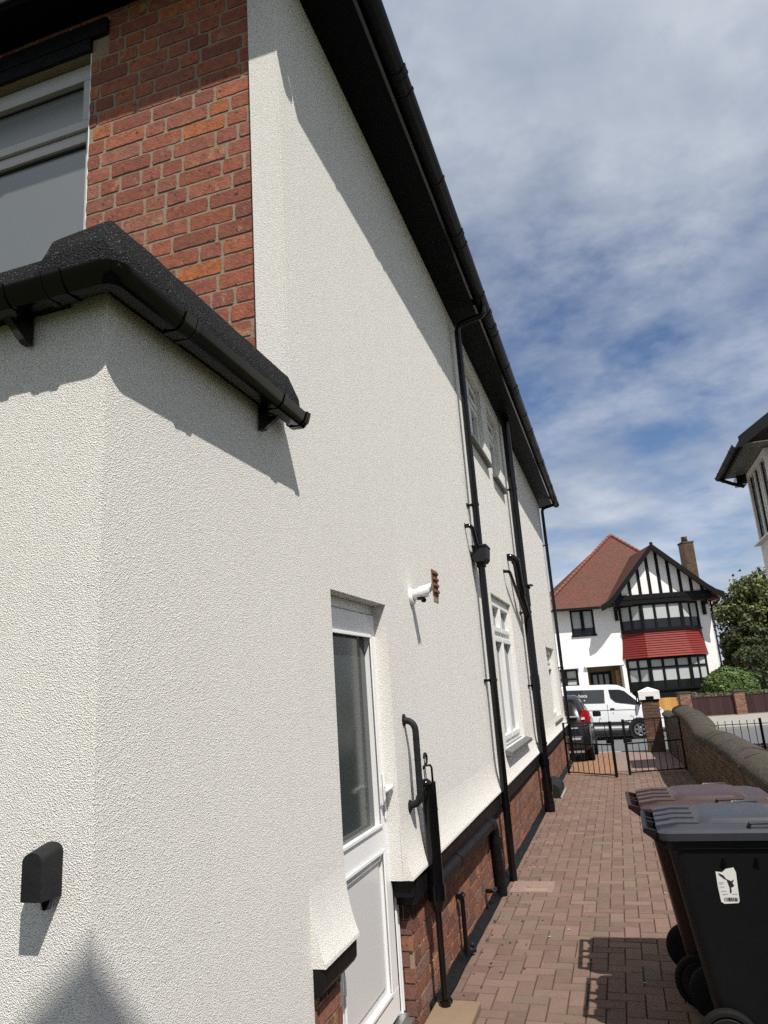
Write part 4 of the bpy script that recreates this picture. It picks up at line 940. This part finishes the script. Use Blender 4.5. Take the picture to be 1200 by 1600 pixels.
b = MB(); b.box(-5.12, -4.90, .55, .62, HB, 1.9); b.build('porch_post', M['oak'], fh)
# main hip roof
def slab_roof(b, tri_list, th=.10):
    for pts in tri_list:
        P = [Vector(p) for p in pts]; n = (P[1] - P[0]).cross(P[2] - P[0]).normalized()
        if n.z < 0: n = -n
        b.loft([[p - n * th for p in P], P], sm=False)
b = MB(); ap = (-3.13, 4.3, 10.5); e = [(-9.2, -.60, 5.50), (1.1, -.60, 5.50), (1.1, 9.3, 5.58), (-9.2, 9.3, 5.58)]
slab_roof(b, [(e[0], e[1], ap), (e[1], e[2], ap), (e[2], e[3], ap), (e[3], e[0], ap)])
rf = b.build('roof', M['tile'], fh)
def ridge_tiles(name, p0, p1, parent, n):
    b = MB(); p0, p1 = Vector(p0), Vector(p1); d = (p1 - p0) / n
    for i in range(n):
        b.tube([p0 + d * (i + .03), p0 + d * (i + .97)], [.115, .095], 8)
    return b.build(name, M['ridge'], parent, angle=50)
up_ = Vector((0, 0, .03))
ridge_tiles('ridge_tiles', Vector(e[0]) + up_, Vector(ap) + up_, rf, 26); ridge_tiles('ridge_tiles', Vector(e[1]) + up_, Vector(ap) + up_, rf, 26)
b = MB(); b.box(-9.25, -5.3, -.70, -.58, 5.36, 5.50); b.box(-9.2, -5.0, -.58, -.003, 5.43, 5.46); b.build('eave_gutter', M['timber'], fh)
# gable roof with flared verge
GA = [(-5.72, 5.50), (-5.35, 5.66), (-4.95, 6.02), (-2.42, 8.86), (.35, 6.30), (.80, 5.96), (1.22, 5.78)]
GA = [(x - .2, 1.7 + (z - 1.7) * .985) for x, z in GA]; GYF = -1.35
b = MB()
for (p, q) in zip(GA, GA[1:]):
    P = [(p[0], GYF + .02, p[1]), (q[0], GYF + .02, q[1]), (q[0], 3.6, q[1]), (p[0], 3.6, p[1])]
    slab_roof(b, [P], .08)
b.build('gable_roof', M['tile'], fh)
b = MB()
for (p, q) in zip(GA, GA[1:]):
    dx_, dz_ = q[0] - p[0], q[1] - p[1]; l = math.hypot(dx_, dz_); nx, nz_ = dz_ / l, -dx_ / l; w = .30
    if nz_ > 0: nx, nz_ = -nx, -nz_
    A = [(p[0], GYF - .06, p[1] + .05), (q[0], GYF - .06, q[1] + .05), (q[0], GYF - .06, q[1] - w), (p[0], GYF - .06, p[1] - w)]
    b.loft([A, [(x, GYF + .02, z) for x, y, z in A]], sm=False)
b.box(-2.70, -2.54, GYF - .08, GYF - .0, 8.5, 8.86)
b.build('bargeboard', M['timber'], fh)
b = MB(); gyw = -.80
b.ext([(-4.95, 5.5), (-4.95, 5.95), (-2.42, 8.75), (.25, 6.2), (.40, 5.5)], lambda t, p: (p[0], t, p[1]), [gyw, -.001]); b.build('gable_wall', M['whitewall'], fh)
def gz_top(x): return 5.95 + (x + 4.95) / 2.53 * 2.72 if x < -2.42 else 8.67 - (x + 2.42) / 2.72 * 2.52
b = MB()
for k in range(9):
    x = -4.62 + .585 * k
    if -4.9 < x < .3: b.box(x - .085, x + .085, gyw - .035, gyw - .001, 5.95, gz_top(x) - .02)
b.box(-5.05, .48, gyw - .12, gyw - .003, 5.72, 5.98); b.box(-5.0, .42, gyw - .08, gyw - .002, 5.46, 5.70)
b.build('timber_frame', M['timber'], fh)
b = MB()
for x in (-4.78, .28):
    b = MB(); b.box(x - .09, x + .09, -.16, -.002, 4.65, 5.45); b.box(x - .07, x + .07, -.60, -.159, 5.2, 5.45); b.build('bracket', M['timber'], fh)
BO = [(-4.58, -.001), (-3.55, -.75), (-1.28, -.75), (-.06, -.001)]
def bay_storey(name, z0, z1, trans, counts, blind, label):
    wf = MB(); bl = MB(); dk = MB()
    for (p, q), n in zip(zip(BO, BO[1:]), counts):
        P, Q = Vector((*p, 0)), Vector((*q, 0)); d = (Q - P); L = d.length; d.normalize(); nn = Vector((d.y, -d.x, 0)); up = Vector((0, 0, 1))
        if nn.y > 0: nn = -nn
        wf.obox(P, d, nn, up, (-.02, L + .02), (-.08, .03), (z0, z0 + .10)); wf.obox(P, d, nn, up, (-.02, L + .02), (-.08, .03), (z1 - .12, z1))
        for i in range(n + 1):
            w = .11 if i in (0, n) else .065
            x = L * i / n; wf.obox(P, d, nn, up, (max(x - w, -.03), min(x + w, L + .03)), (-.08, .028), (z0 + .10, z1 - .12))
        if trans: wf.obox(P, d, nn, up, (0, L), (-.08, .024), (trans - .06, trans + .06))
        for i in range(n):
            x0, x1 = L * i / n + .07, L * (i + 1) / n - .07; zs = z0 + .1 + (z1 - z0 - .22) * blind
            bl.obox(P, d, nn, up, (x0, x1), (-.05, -.02), (zs, z1 - .12)); dk.obox(P, d, nn, up, (x0, x1), (-.05, -.021), (z0 + .10, zs))
    wf.f([(p[0], p[1] * .9, z1 - .06) for p in BO]); wf.f([(p[0], p[1] * .9, z0 + .05) for p in BO])
    o = wf.build(name, M['timber'], fh, label); bl.build('blind', M['blind'], o); dk.build('pane', M['darkglass'], o)
    return o
bay_storey('bay_window', 3.96, 5.47, None, (2, 3, 2), .40, 'upper storey of the bay with black frames')
bay_storey('bay_window', .62, 2.42, 1.86, (2, 3, 2), .28, 'ground storey of the bay with black frames')
b = MB(); s = [(p[0] + (.06 if i > 1 else -.06), p[1] - (.12 if 0 < i < 3 else .12)) for i, p in enumerate(BO)]
b.loft([[(x, y, 3.88) for x, y in s] + [(.0, .0, 3.88), (-4.64, .0, 3.88)], [(x, y, 3.96) for x, y in s] + [(.0, .0, 3.96), (-4.64, .0, 3.96)]], sm=False); b.build('bay_sill', M['timber'], fh)
b = MB(); BI = [(-4.5, -.001), (-3.53, -.70), (-1.30, -.70), (-.14, -.001)]
b.ext([(p[0], p[1]) for p in BI], lambda t, p: (p[0], p[1], t), [HB, .615]); b.build('bay_base', M['timber'], fh)
# hanging tile apron in courses, flaring outwards
b = MB(); nr = 11
def ap_ring(f, out): 
    o = .03 + .30 * f ** 1.6 + out
    return [(-4.58 - o * .55, -.003), (-3.55 - o * .35, -.75 - o), (-1.28 + o * .35, -.75 - o), (-.06 + o * .55, -.003)]
for k in range(nr):
    f0, f1 = k / nr, (k + 1) / nr; z0_, z1_ = 3.88 - 1.43 * f0, 3.88 - 1.43 * f1
    A, B2 = ap_ring(f0, .0), ap_ring(f1, .045)
    b.loft([[(x, y, z0_) for x, y in A], [(x, y, z1_) for x, y in B2]], sm=False)
b.build('tile_apron', M['redtile'], fh)
def flat_window(name, x0, x1, z0, z1, n, blind, label, trans=None):
    f = MB(); f.box(x0, x1, -.02, .10, z1 - .10, z1); f.box(x0 - .05, x1 + .05, -.07, .10, z0 - .04, z0 + .07)
    for i in range(n + 1):
        x = x0 + (x1 - x0) * i / n; w = .09 if 0 < i < n else .1; f.box(max(x - w, x0), min(x + w, x1), -.019, .10, z0 + .07, z1 - .10)
    if trans: f.box(x0, x1, -.017, .1, trans - .05, trans + .05)
    o = f.build(name, M['timber'], fh, label); zs = z0 + (z1 - z0) * blind
    g1 = MB(); g1.box(x0 + .03, x1 - .03, .05, .08, zs, z1 - .05); g1.build('blind', M['blind'], o)
    g1 = MB(); g1.box(x0 + .03, x1 - .03, .0495, .08, z0 + .02, zs); g1.build('pane', M['darkglass'], o)
flat_window('window', *UW, 2, .30, 'small two light upper window left of the gable')
flat_window('window', *LW, 2, .25, 'ground floor window left of the porch', 1.55)
# chimney, side roofs, pipes
b = MB(); bricks(b, (0, 2.6, 0), (1, 0, 0), (0, -1, 0), .80, 1.44, 5.5, 9.35, [(.12, .075, .045), (.10, .06, .04), (.15, .09, .05), (.08, .055, .04)], None, 41, L=.215, H=.065)
b.mi = 1; b.box(.80, 1.44, 2.6, 3.4, 5.4, 9.35)
b.mi = 0; b.c = (.10, .065, .045, 1); b.box(.76, 1.48, 2.56, 3.44, 9.351, 9.45)
ch = b.build('chimney', [M['wallbrick'], M['mortar']], rf)
b = MB(); b.lathe((1.08, 3.0, 9.45), (0, 0, 1), [(0, .20), (.30, .17), (.33, .19), (.36, .19), (.36, .14), (.30, .001)], 16); b.build('chimney_pot', M['terracotta'], ch)
b = MB(); A = [(-2.0, 4.5, 5.6), (2.75, 4.5, 5.6), (2.75, 9.0, 5.6), (-2.0, 9.0, 5.6)]; r0, r1 = (-1.5, 6.7, 8.05), (2.62, 6.7, 8.05)
slab_roof(b, [(A[0], A[1], r1, r0), (A[1], A[2], r1), (A[2], A[3], r0, r1), (A[3], A[0], r0)]); wr = b.build('wing_roof', M['tile'], fh)
ridge_tiles('ridge_tiles', (-1.5, 6.7, 8.09), (2.68, 6.7, 8.09), wr, 12)
b = MB(); b.box(.65, 2.5, 4.8, 8.7, HB, 5.6); b.build('wing_wall', M['whitewall'], fh)
b = MB(); slab_roof(b, [((.66, 1.2, 3.70), (1.18, 1.2, 2.42), (1.18, 4.5, 2.42), (.66, 4.5, 3.70))], .06); b.box(.651, 1.0, 1.4, 4.4, HB, 2.5); b.build('lean_to', M['redtile'], fh)
b = MB(); b.tube([(.72, -.06, 5.45), (.72, -.06, HB)], .045, 10); b.tube([(1.25, -.2, 5.62), (1.22, -.1, 5.4), (.74, -.06, 5.1)], .045, 10); b.box(1.16, 1.28, -.85, 8, 5.56, 5.70); b.build('downpipe', M['timber'], fh)

# ---------------------------------------------------------------- boundary wall across the street
fw = thing('front_wall', 'low front garden wall across the street with brick piers and dark boards between them', 'wall', (5.1, 39.3, 0), rad(12))
wz = GZ - .12
PB = [(.24, .125, .085), (.28, .15, .10), (.20, .10, .075), (.30, .18, .12), (.24, .16, .12)]
for (x0, x1, zt) in ((-2.50, -1.98, .52), (.06, .54, .44), (2.65, 3.13, .44), (5.2, 5.68, .44)):
    b = MB(); bricks(b, (0, -.14, 0), (1, 0, 0), (0, -1, 0), x0, x1, wz, zt, PB, None, 51, g=.014); bricks(b, (x0, 0, 0), (0, 1, 0), (-1, 0, 0), -.14, .34, wz, zt, PB, None, 52, g=.014)
    b.mi = 1; b.box(x0, x1, -.14, .34, wz - .2, zt); pr = b.build('pier', [M['brick'], M['mortar']], fw)
    b = MB(); b.box(x0 - .04, x1 + .04, -.18, .38, zt + .002, zt + .08, .015); b.build('pier_cap', M['moss'], pr)
for (x0, x1) in ((-1.97, .05), (.55, 2.64), (3.14, 5.19)):
    b = MB(); x = x0; rnd = random.Random(int(x0 * 10) + 80)
    while x < x1 - .02:
        w = min(.145, x1 - x); v = rnd.uniform(.6, 1.5); b.c = (v, v, v, 1); b.box(x, x + w - .006, .02, .045, -.58, .27 + rnd.uniform(-.004, .004)); x += w
    b.c = (.7, .7, .7, 1); b.box(x0, x1, .0, .07, .275, .31); b.build('board_panel', M['darkboard'], fw)
    b = MB(); bricks(b, (0, -.05, 0), (1, 0, 0), (0, -1, 0), x0, x1, wz, -.60, [(.30, .20, .125), (.26, .17, .11), (.34, .24, .15)], None, 61, g=.014)
    b.mi = 1; b.box(x0, x1, -.05, .2, wz - .2, -.6); b.build('brick_base', [M['brick'], M['mortar']], fw)
tg = thing('timber_gate', 'tan boarded timber gate in the front wall across the street', 'gate', (5.1, 39.3, 0), rad(12))
b = MB(); x = -3.75; rnd = random.Random(4)
while x < -2.53: v = rnd.uniform(.8, 1.15); b.c = (v, v, v, 1); b.box(x, x + .088, .0, .03, wz + .08, .36 + .03 * math.sin((x + 3.75) / 1.2 * math.pi)); x += .094
b.build('boards', M['gatewood'], tg)
b = MB(); b.box(-3.75, -2.53, .0305, .07, .12, .22); b.box(-3.75, -2.53, .0305, .07, -.5, -.4); b.build('batten', M['gatewood'], tg)

# ---------------------------------------------------------------- the neighbour on the right
nh = wthing('neighbour_house', 'neighbouring house corner with a projecting white bay window and black eave, upper right edge', 'house', (5, 14, 0))
b = MB(); X0 = 2.80; Y0, Y1 = 12.70, 14.42
b.box(X0, 4.4, Y0, Y1, 0, 3.80); b.box(X0 + .14, 4.4, Y0 + .14, Y1 - .01, 3.80, 5.16); b.box(4.0, 10.5, Y0 + .3, 18.0, 0, 5.1)
b.build('wall', M['greyrender'], nh)
f = MB()
def post(y0, y1, dx=0): f.box(X0 - dx, X0 + .09, y0, y1, 3.90, 5.06, .006)
f.box(X0 - .01, X0 + .1, Y0, Y1, 5.0601, 5.155, .006); f.box(X0 - .005, X0 + .1, Y0, Y1, 3.825, 3.8995, .006)
for y0, y1, d_ in ((Y0, Y0 + .12, .012), (13.28, 13.36, .0), (13.44, 13.50, 0), (13.82, 13.88, 0), (14.34, Y1, .012)): post(y0, y1, d_)
f.box(X0 + .1001, 4.3, Y0 - .01, Y0 + .1, 5.0601, 5.155); f.box(X0 + .1, 4.3, Y0, Y0 + .1, 3.825, 4.3); f.box(3.2, 3.3, Y0, Y0 + .09, 4.3, 5.06); f.box(2.9005, 3.0, Y0 - .004, Y0 + .09, 4.3, 5.06)
w = f.build('bay_window', M['ivory'], nh)
f = MB()
for y0, y1 in ((Y0 + .13, 13.27), (13.51, 13.81), (13.89, 14.33)):
    f.box(X0 + .05, X0 + .058, y0 - .02, y1 + .02, 3.89, 5.07)
f.box(3.0, 4.2, Y0 + .05, Y0 + .058, 4.29, 5.07)
f.build('pane', M['bigglass'], w)
f = MB()
for y0, y1 in ((Y0 + .13, 13.27), (13.51, 13.81), (13.89, 14.33)):
    for k in range(1, 6): z = 3.9 + 1.16 * k / 6; f.box(X0 + .044, X0 + .0495, y0, y1, z - .004, z + .004)
    ym = (y0 + y1) / 2; f.box(X0 + .044, X0 + .0496, ym - .004, ym + .004, 3.9, 5.06); f.box(X0 + .03, X0 + .0497, y1 + .002, y1 + .009, 3.9, 5.06)
f.build('lead', M['ink'], w)
f = MB(); f.ext([(X0 - .10, 3.79), (X0 - .10, 3.805), (X0 + .0, 3.824), (X0 + .0, 3.79)], lambda t, p: (p[0], t, p[1]), [Y0 - .02, Y1 + .06]); f.build('sill', M['ivory'], w)
b = MB(); ex = 2.40; sl2 = .66; ez = 5.24; gx_ = 7.0
P = [(ex, 12.35, ez), (gx_, 12.35, ez + (gx_ - ex) * sl2), (gx_, 14.62, ez + (gx_ - ex) * sl2), (ex, 14.62, ez)]
slab_roof(b, [P], .08)
P = [(11.6, 12.35, ez), (gx_, 12.35, ez + (gx_ - ex) * sl2), (gx_, 18.3, ez + (gx_ - ex) * sl2), (11.6, 18.3, ez)]; slab_roof(b, [P], .08)
P = [(3.6, 14.63, ez + 1.2 * sl2), (gx_, 14.63, ez + (gx_ - ex) * sl2), (gx_, 18.3, ez + (gx_ - ex) * sl2), (3.6, 18.3, ez + 1.2 * sl2)]; slab_roof(b, [P], .08)
b.build('roof', M['tile'], nh)
b = MB(); q = [(ex - .02, ez - .13), (ex - .02, ez + .06), (gx_, ez + .06 + (gx_ - ex) * sl2), (gx_, ez - .13 + (gx_ - ex) * sl2)]
b.ext(q, lambda t, p: (p[0], t, p[1]), [12.30, 12.345]); b.box(ex - .0, ex + .02, 12.346, 14.64, ez - .14, ez + .03); b.build('bargeboard', M['timber'], nh)
b = MB(); b.box(ex + .021, 4.4, 12.346, 14.62, 5.165, 5.18); b.build('soffit', M['sill'], nh)
b = MB(); b.ext([(Y0 + .3, 0), (Y0 + .3, 5.1), (Y0 + .3, 8.0)], lambda t, p: (t, p[0], p[1]), [4.0, 4.05], caps=False, closed=False); b.bm.free()
gutter('gutter', [(ex - .062, 12.40), (ex - .062, 14.60)][::-1], ez - .035, M['mattgrey'], nh, clips=[.35, 1.1, 1.8], caps=[.02])
b = MB(); b.box(2.62, 2.80, 14.45, 14.75, 5.0, 5.16); b.tube([(ex - .06, 14.5, ez - .1), (2.55, 14.5, 5.03), (2.74, 14.5, 4.95)], .035, 10); b.build('downpipe', M['black'], nh, angle=40)

# ---------------------------------------------------------------- planting
def leaves(b, n, fn, size, pal, rnd, flat=.0):
    """fn(rnd) -> (point, outward normal or None)"""
    for _ in range(n):
        p, nv = fn(rnd)
        d = Vector((rnd.gauss(0, 1), rnd.gauss(0, 1), rnd.gauss(0, .8)))
        if nv is not None: d = d * .6 + Vector(nv) * 1.0
        if d.length < 1e-3: d = Vector((0, 0, 1))
        d.normalize(); a = d.orthogonal().normalized(); a.rotate(Matrix.Rotation(rnd.uniform(0, 6.28), 3, d)); c = d.cross(a)
        s = size * rnd.uniform(.6, 1.3); col = rnd.choice(pal); v = rnd.uniform(.65, 1.35); b.c = (col[0] * v, col[1] * v, col[2] * v, 1)
        p = Vector(p); b.f([p - a * s, p - c * s * .55, p + a * s, p + c * s * .55])
def clumpy(center, radii, seed, nclump, shell=.55):
    rnd = random.Random(seed); C = Vector(center); cl = []
    for _ in range(nclump):
        d = Vector((rnd.gauss(0, 1), rnd.gauss(0, 1), rnd.gauss(0, 1))).normalized(); k = rnd.uniform(shell, .93)
        cl.append((C + Vector((d.x * radii[0], d.y * radii[1], d.z * radii[2])) * k, rnd.uniform(.16, .34) * min(radii)))
    def fn(r):
        c, s = r.choice(cl); d = Vector((r.gauss(0, 1), r.gauss(0, 1), r.gauss(0, .8))).normalized()
        return c + d * s * r.uniform(.5, 1.0), d
    return fn, cl
G1 = [(.075, .090, .024), (.11, .125, .035), (.05, .065, .018), (.15, .15, .045), (.085, .095, .032)]
G2 = [(.045, .066, .018), (.058, .082, .022), (.032, .050, .014), (.072, .092, .026)]
def tree(label, base, cen, radii, seed, n, nc, size, pal, trunk_r):
    t = wthing('garden_tree', label, 'tree', base, 'trees behind the front garden')
    fn, cl = clumpy(cen, radii, seed, nc)
    b = MB(); leaves(b, n, fn, size, pal, random.Random(seed + 1)); b.build('crown', M['leaf'], t, fix=False)
    b = MB(); B0 = Vector(base); C = Vector(cen); b.tube([B0, B0.lerp(C, .4) + Vector((.1, .05, 0)), C], [trunk_r, trunk_r * .75, trunk_r * .4], 10)
    for c, s in cl[:14]: b.tube([B0.lerp(C, .45), B0.lerp(C, .7).lerp(c, .5), c], [trunk_r * .45, trunk_r * .25, .03], 6)
    b.build('trunk', M['bark'], t); return t
tree('tall leafy tree beyond the clipped hedge, right of the timbered house', (11.6, 60, GZ), (11.5, 60.0, 4.9), (4.3, 4.0, 3.7), 3, 26000, 140, .17, G1, .3)
tree('lower dark tree standing against the right side of the timbered house', (9.0, 57, GZ), (8.9, 56.5, 2.3), (2.4, 2.2, 2.6), 8, 8000, 60, .15, [(.040, .050, .014), (.028, .038, .011), (.055, .062, .018)], .18)
hd = wthing('clipped_hedge', 'big dark clipped hedge with a rounded top behind the round bush', 'hedge', (9, 47, GZ))
def hedge_fn(r):
    x = r.uniform(6.75, 13.5); t = r.random()
    top = 2.55 + .25 * noise.noise(Vector((x * .8, 0, 0))) + .12 * (x - 6.7) * .3
    if x < 7.3: top -= (7.3 - x) ** 2 * 1.2
    if t < .5:
        z = r.uniform(GZ, top); return (x, 46.0 - .25 * math.sin(z) + r.gauss(0, .06) + .25 * noise.noise(Vector((x * 1.5, z * 1.5, 0))), z), (0, -1, .2)
    if t < .8: return (x, 46 + r.uniform(0, 2.2), top + r.gauss(0, .05)), (0, -.3, 1)
    return (6.75 + r.gauss(0, .06), r.uniform(46, 48.2), r.uniform(GZ, 2.3)), (-1, 0, .2)
b = MB(); leaves(b, 12000, hedge_fn, .10, [(.026, .040, .011), (.034, .048, .013), (.018, .030, .009), (.050, .058, .016)], random.Random(12)); b.build('foliage', M['leaf'], hd, fix=False)
b = MB(); b.box(6.95, 13.3, 46.25, 48, GZ, 2.3); b.build('branch_core', M['bark'], hd)
bs = wthing('round_bush', 'round clipped green bush behind the brick pier across the street', 'bush', (5.6, 43.4, GZ))
def bush_fn(r):
    d = Vector((r.gauss(0, 1), r.gauss(0, 1), r.gauss(0, 1))).normalized(); k = 1 + .10 * noise.noise(d * 2.2) + r.gauss(0, .02)
    return (5.62 + d.x * 1.38 * k, 43.4 + d.y * 1.25 * k, .42 + d.z * 1.18 * k), d
b = MB(); leaves(b, 7000, bush_fn, .075, [(.060, .110, .022), (.075, .13, .026), (.045, .080, .018), (.10, .15, .035)], random.Random(13)); b.build('foliage', M['leaf'], bs, fix=False)
b = MB(); b.ball((5.62, 43.4, .42), 1.1, 14, (1.1, 1, .95)); b.tube([(5.6, 43.4, GZ), (5.6, 43.4, .3)], .12, 8); b.build('branch_core', M['bark'], bs)
pt = wthing('small_shrub', 'small pale shrub in front of the ground floor bay across the street', 'shrub', (3.9, 43.2, GZ))
def shrub_fn(r):
    d = Vector((r.gauss(0, 1), r.gauss(0, 1), abs(r.gauss(0, 1)))).normalized(); return (3.75 + d.x * .5 * r.random(), 43 + d.y * .4 * r.random(), .1 + d.z * .75 * r.random() - .3), d
b = MB(); leaves(b, 700, shrub_fn, .07, [(.12, .13, .05), (.09, .11, .035), (.20, .16, .09)], random.Random(14)); b.build('foliage', M['leaf'], pt, fix=False)
b = MB()
for k in range(5): b.tube([(3.75, 43, GZ), (3.6 + .08 * k, 43 + .05 * k, .3)], .012, 5)
b.build('stem', M['bark'], pt)
pl2 = wthing('low_hedge', 'low reddish green planting behind the dark boards across the street', 'hedge', (4.6, 41.6, GZ))
b = MB(); leaves(b, 2500, lambda r: ((r.uniform(3.4, 9.0), 41.4 + r.gauss(0, .2), r.uniform(GZ + .3, .40)), (0, -1, .5)), .06, [(.06, .06, .03), (.09, .05, .035), (.05, .07, .02)], random.Random(15)); b.build('foliage', M['leaf'], pl2, fix=False)

cf = wthing('shade_conifer', 'unseen pointed conifer behind the viewpoint, added to shade the lower left wall', 'tree', (2.75, -2.95, 0))  # out of view, added only to shade the lower left wall corner
def cone_fn(r):
    h = r.random() ** .5 * 4.0; a = r.uniform(0, 6.283); k = math.sqrt(r.random()) * (.35 + .85 * h if h < 2.0 else 2.15)
    return (2.75 + k * math.cos(a), -2.95 + k * math.sin(a), 9.0 - h + r.gauss(0, .06)), None
b = MB(); b.lathe((2.75, -2.95, 0), (0, 0, 1), [(8.88, .10), (8.83, .45), (8.6, .9), (8.1, 1.4), (7.4, 1.9), (6.5, 2.1), (5.0, 2.1), (4.9, .1)], 20, False); b.build('branch_core', M['bark'], cf)  # solid core added to block the sun and make the shade dense
b = MB(); leaves(b, 8000, cone_fn, .085, G2, random.Random(19)); b.build('foliage', M['leaf'], cf, fix=False)
b = MB(); b.tube([(2.75, -2.95, 0), (2.75, -2.95, 7.6)], [.2, .03], 10); b.build('trunk', M['bark'], cf)

# ---------------------------------------------------------------- litter on the paving
b = MB(); rnd = random.Random(77); LP = [(.09, .035, .02), (.06, .035, .02), (.13, .08, .04), (.03, .025, .02), (.30, .28, .24)]
for k in range(330):
    if k < 150: x, y = WX + .09 + abs(rnd.gauss(0, .10)), rnd.uniform(4.2, 13.5)
    elif k < 200: x, y = rnd.uniform(-1.1, .9), rnd.uniform(13.3, 13.85)
    else: x, y = rnd.uniform(-1.05, .85), rnd.uniform(3, 13.8)
    s = rnd.uniform(.006, .018); c = LP[-1] if (k > 200 and rnd.random() < .25) else rnd.choice(LP[:4]); b.c = (*c, 1); a = rnd.uniform(0, 6.3)
    d1 = Vector((math.cos(a), math.sin(a), rnd.uniform(-.2, .4))) * s; d2 = Vector((-math.sin(a), math.cos(a), rnd.uniform(-.2, .3))) * s * .6
    p = Vector((x, y, .008)); b.f([p - d1, p - d2, p + d1, p + d2])
o = b.build('fallen_leaves', M['leaf'], fix=False); tag(o, 'scattered dead leaves and crumbs on the brick paving', 'leaf litter', None, 'stuff')

for o in list(S.objects):
    if '_w' in o: del o['_w']
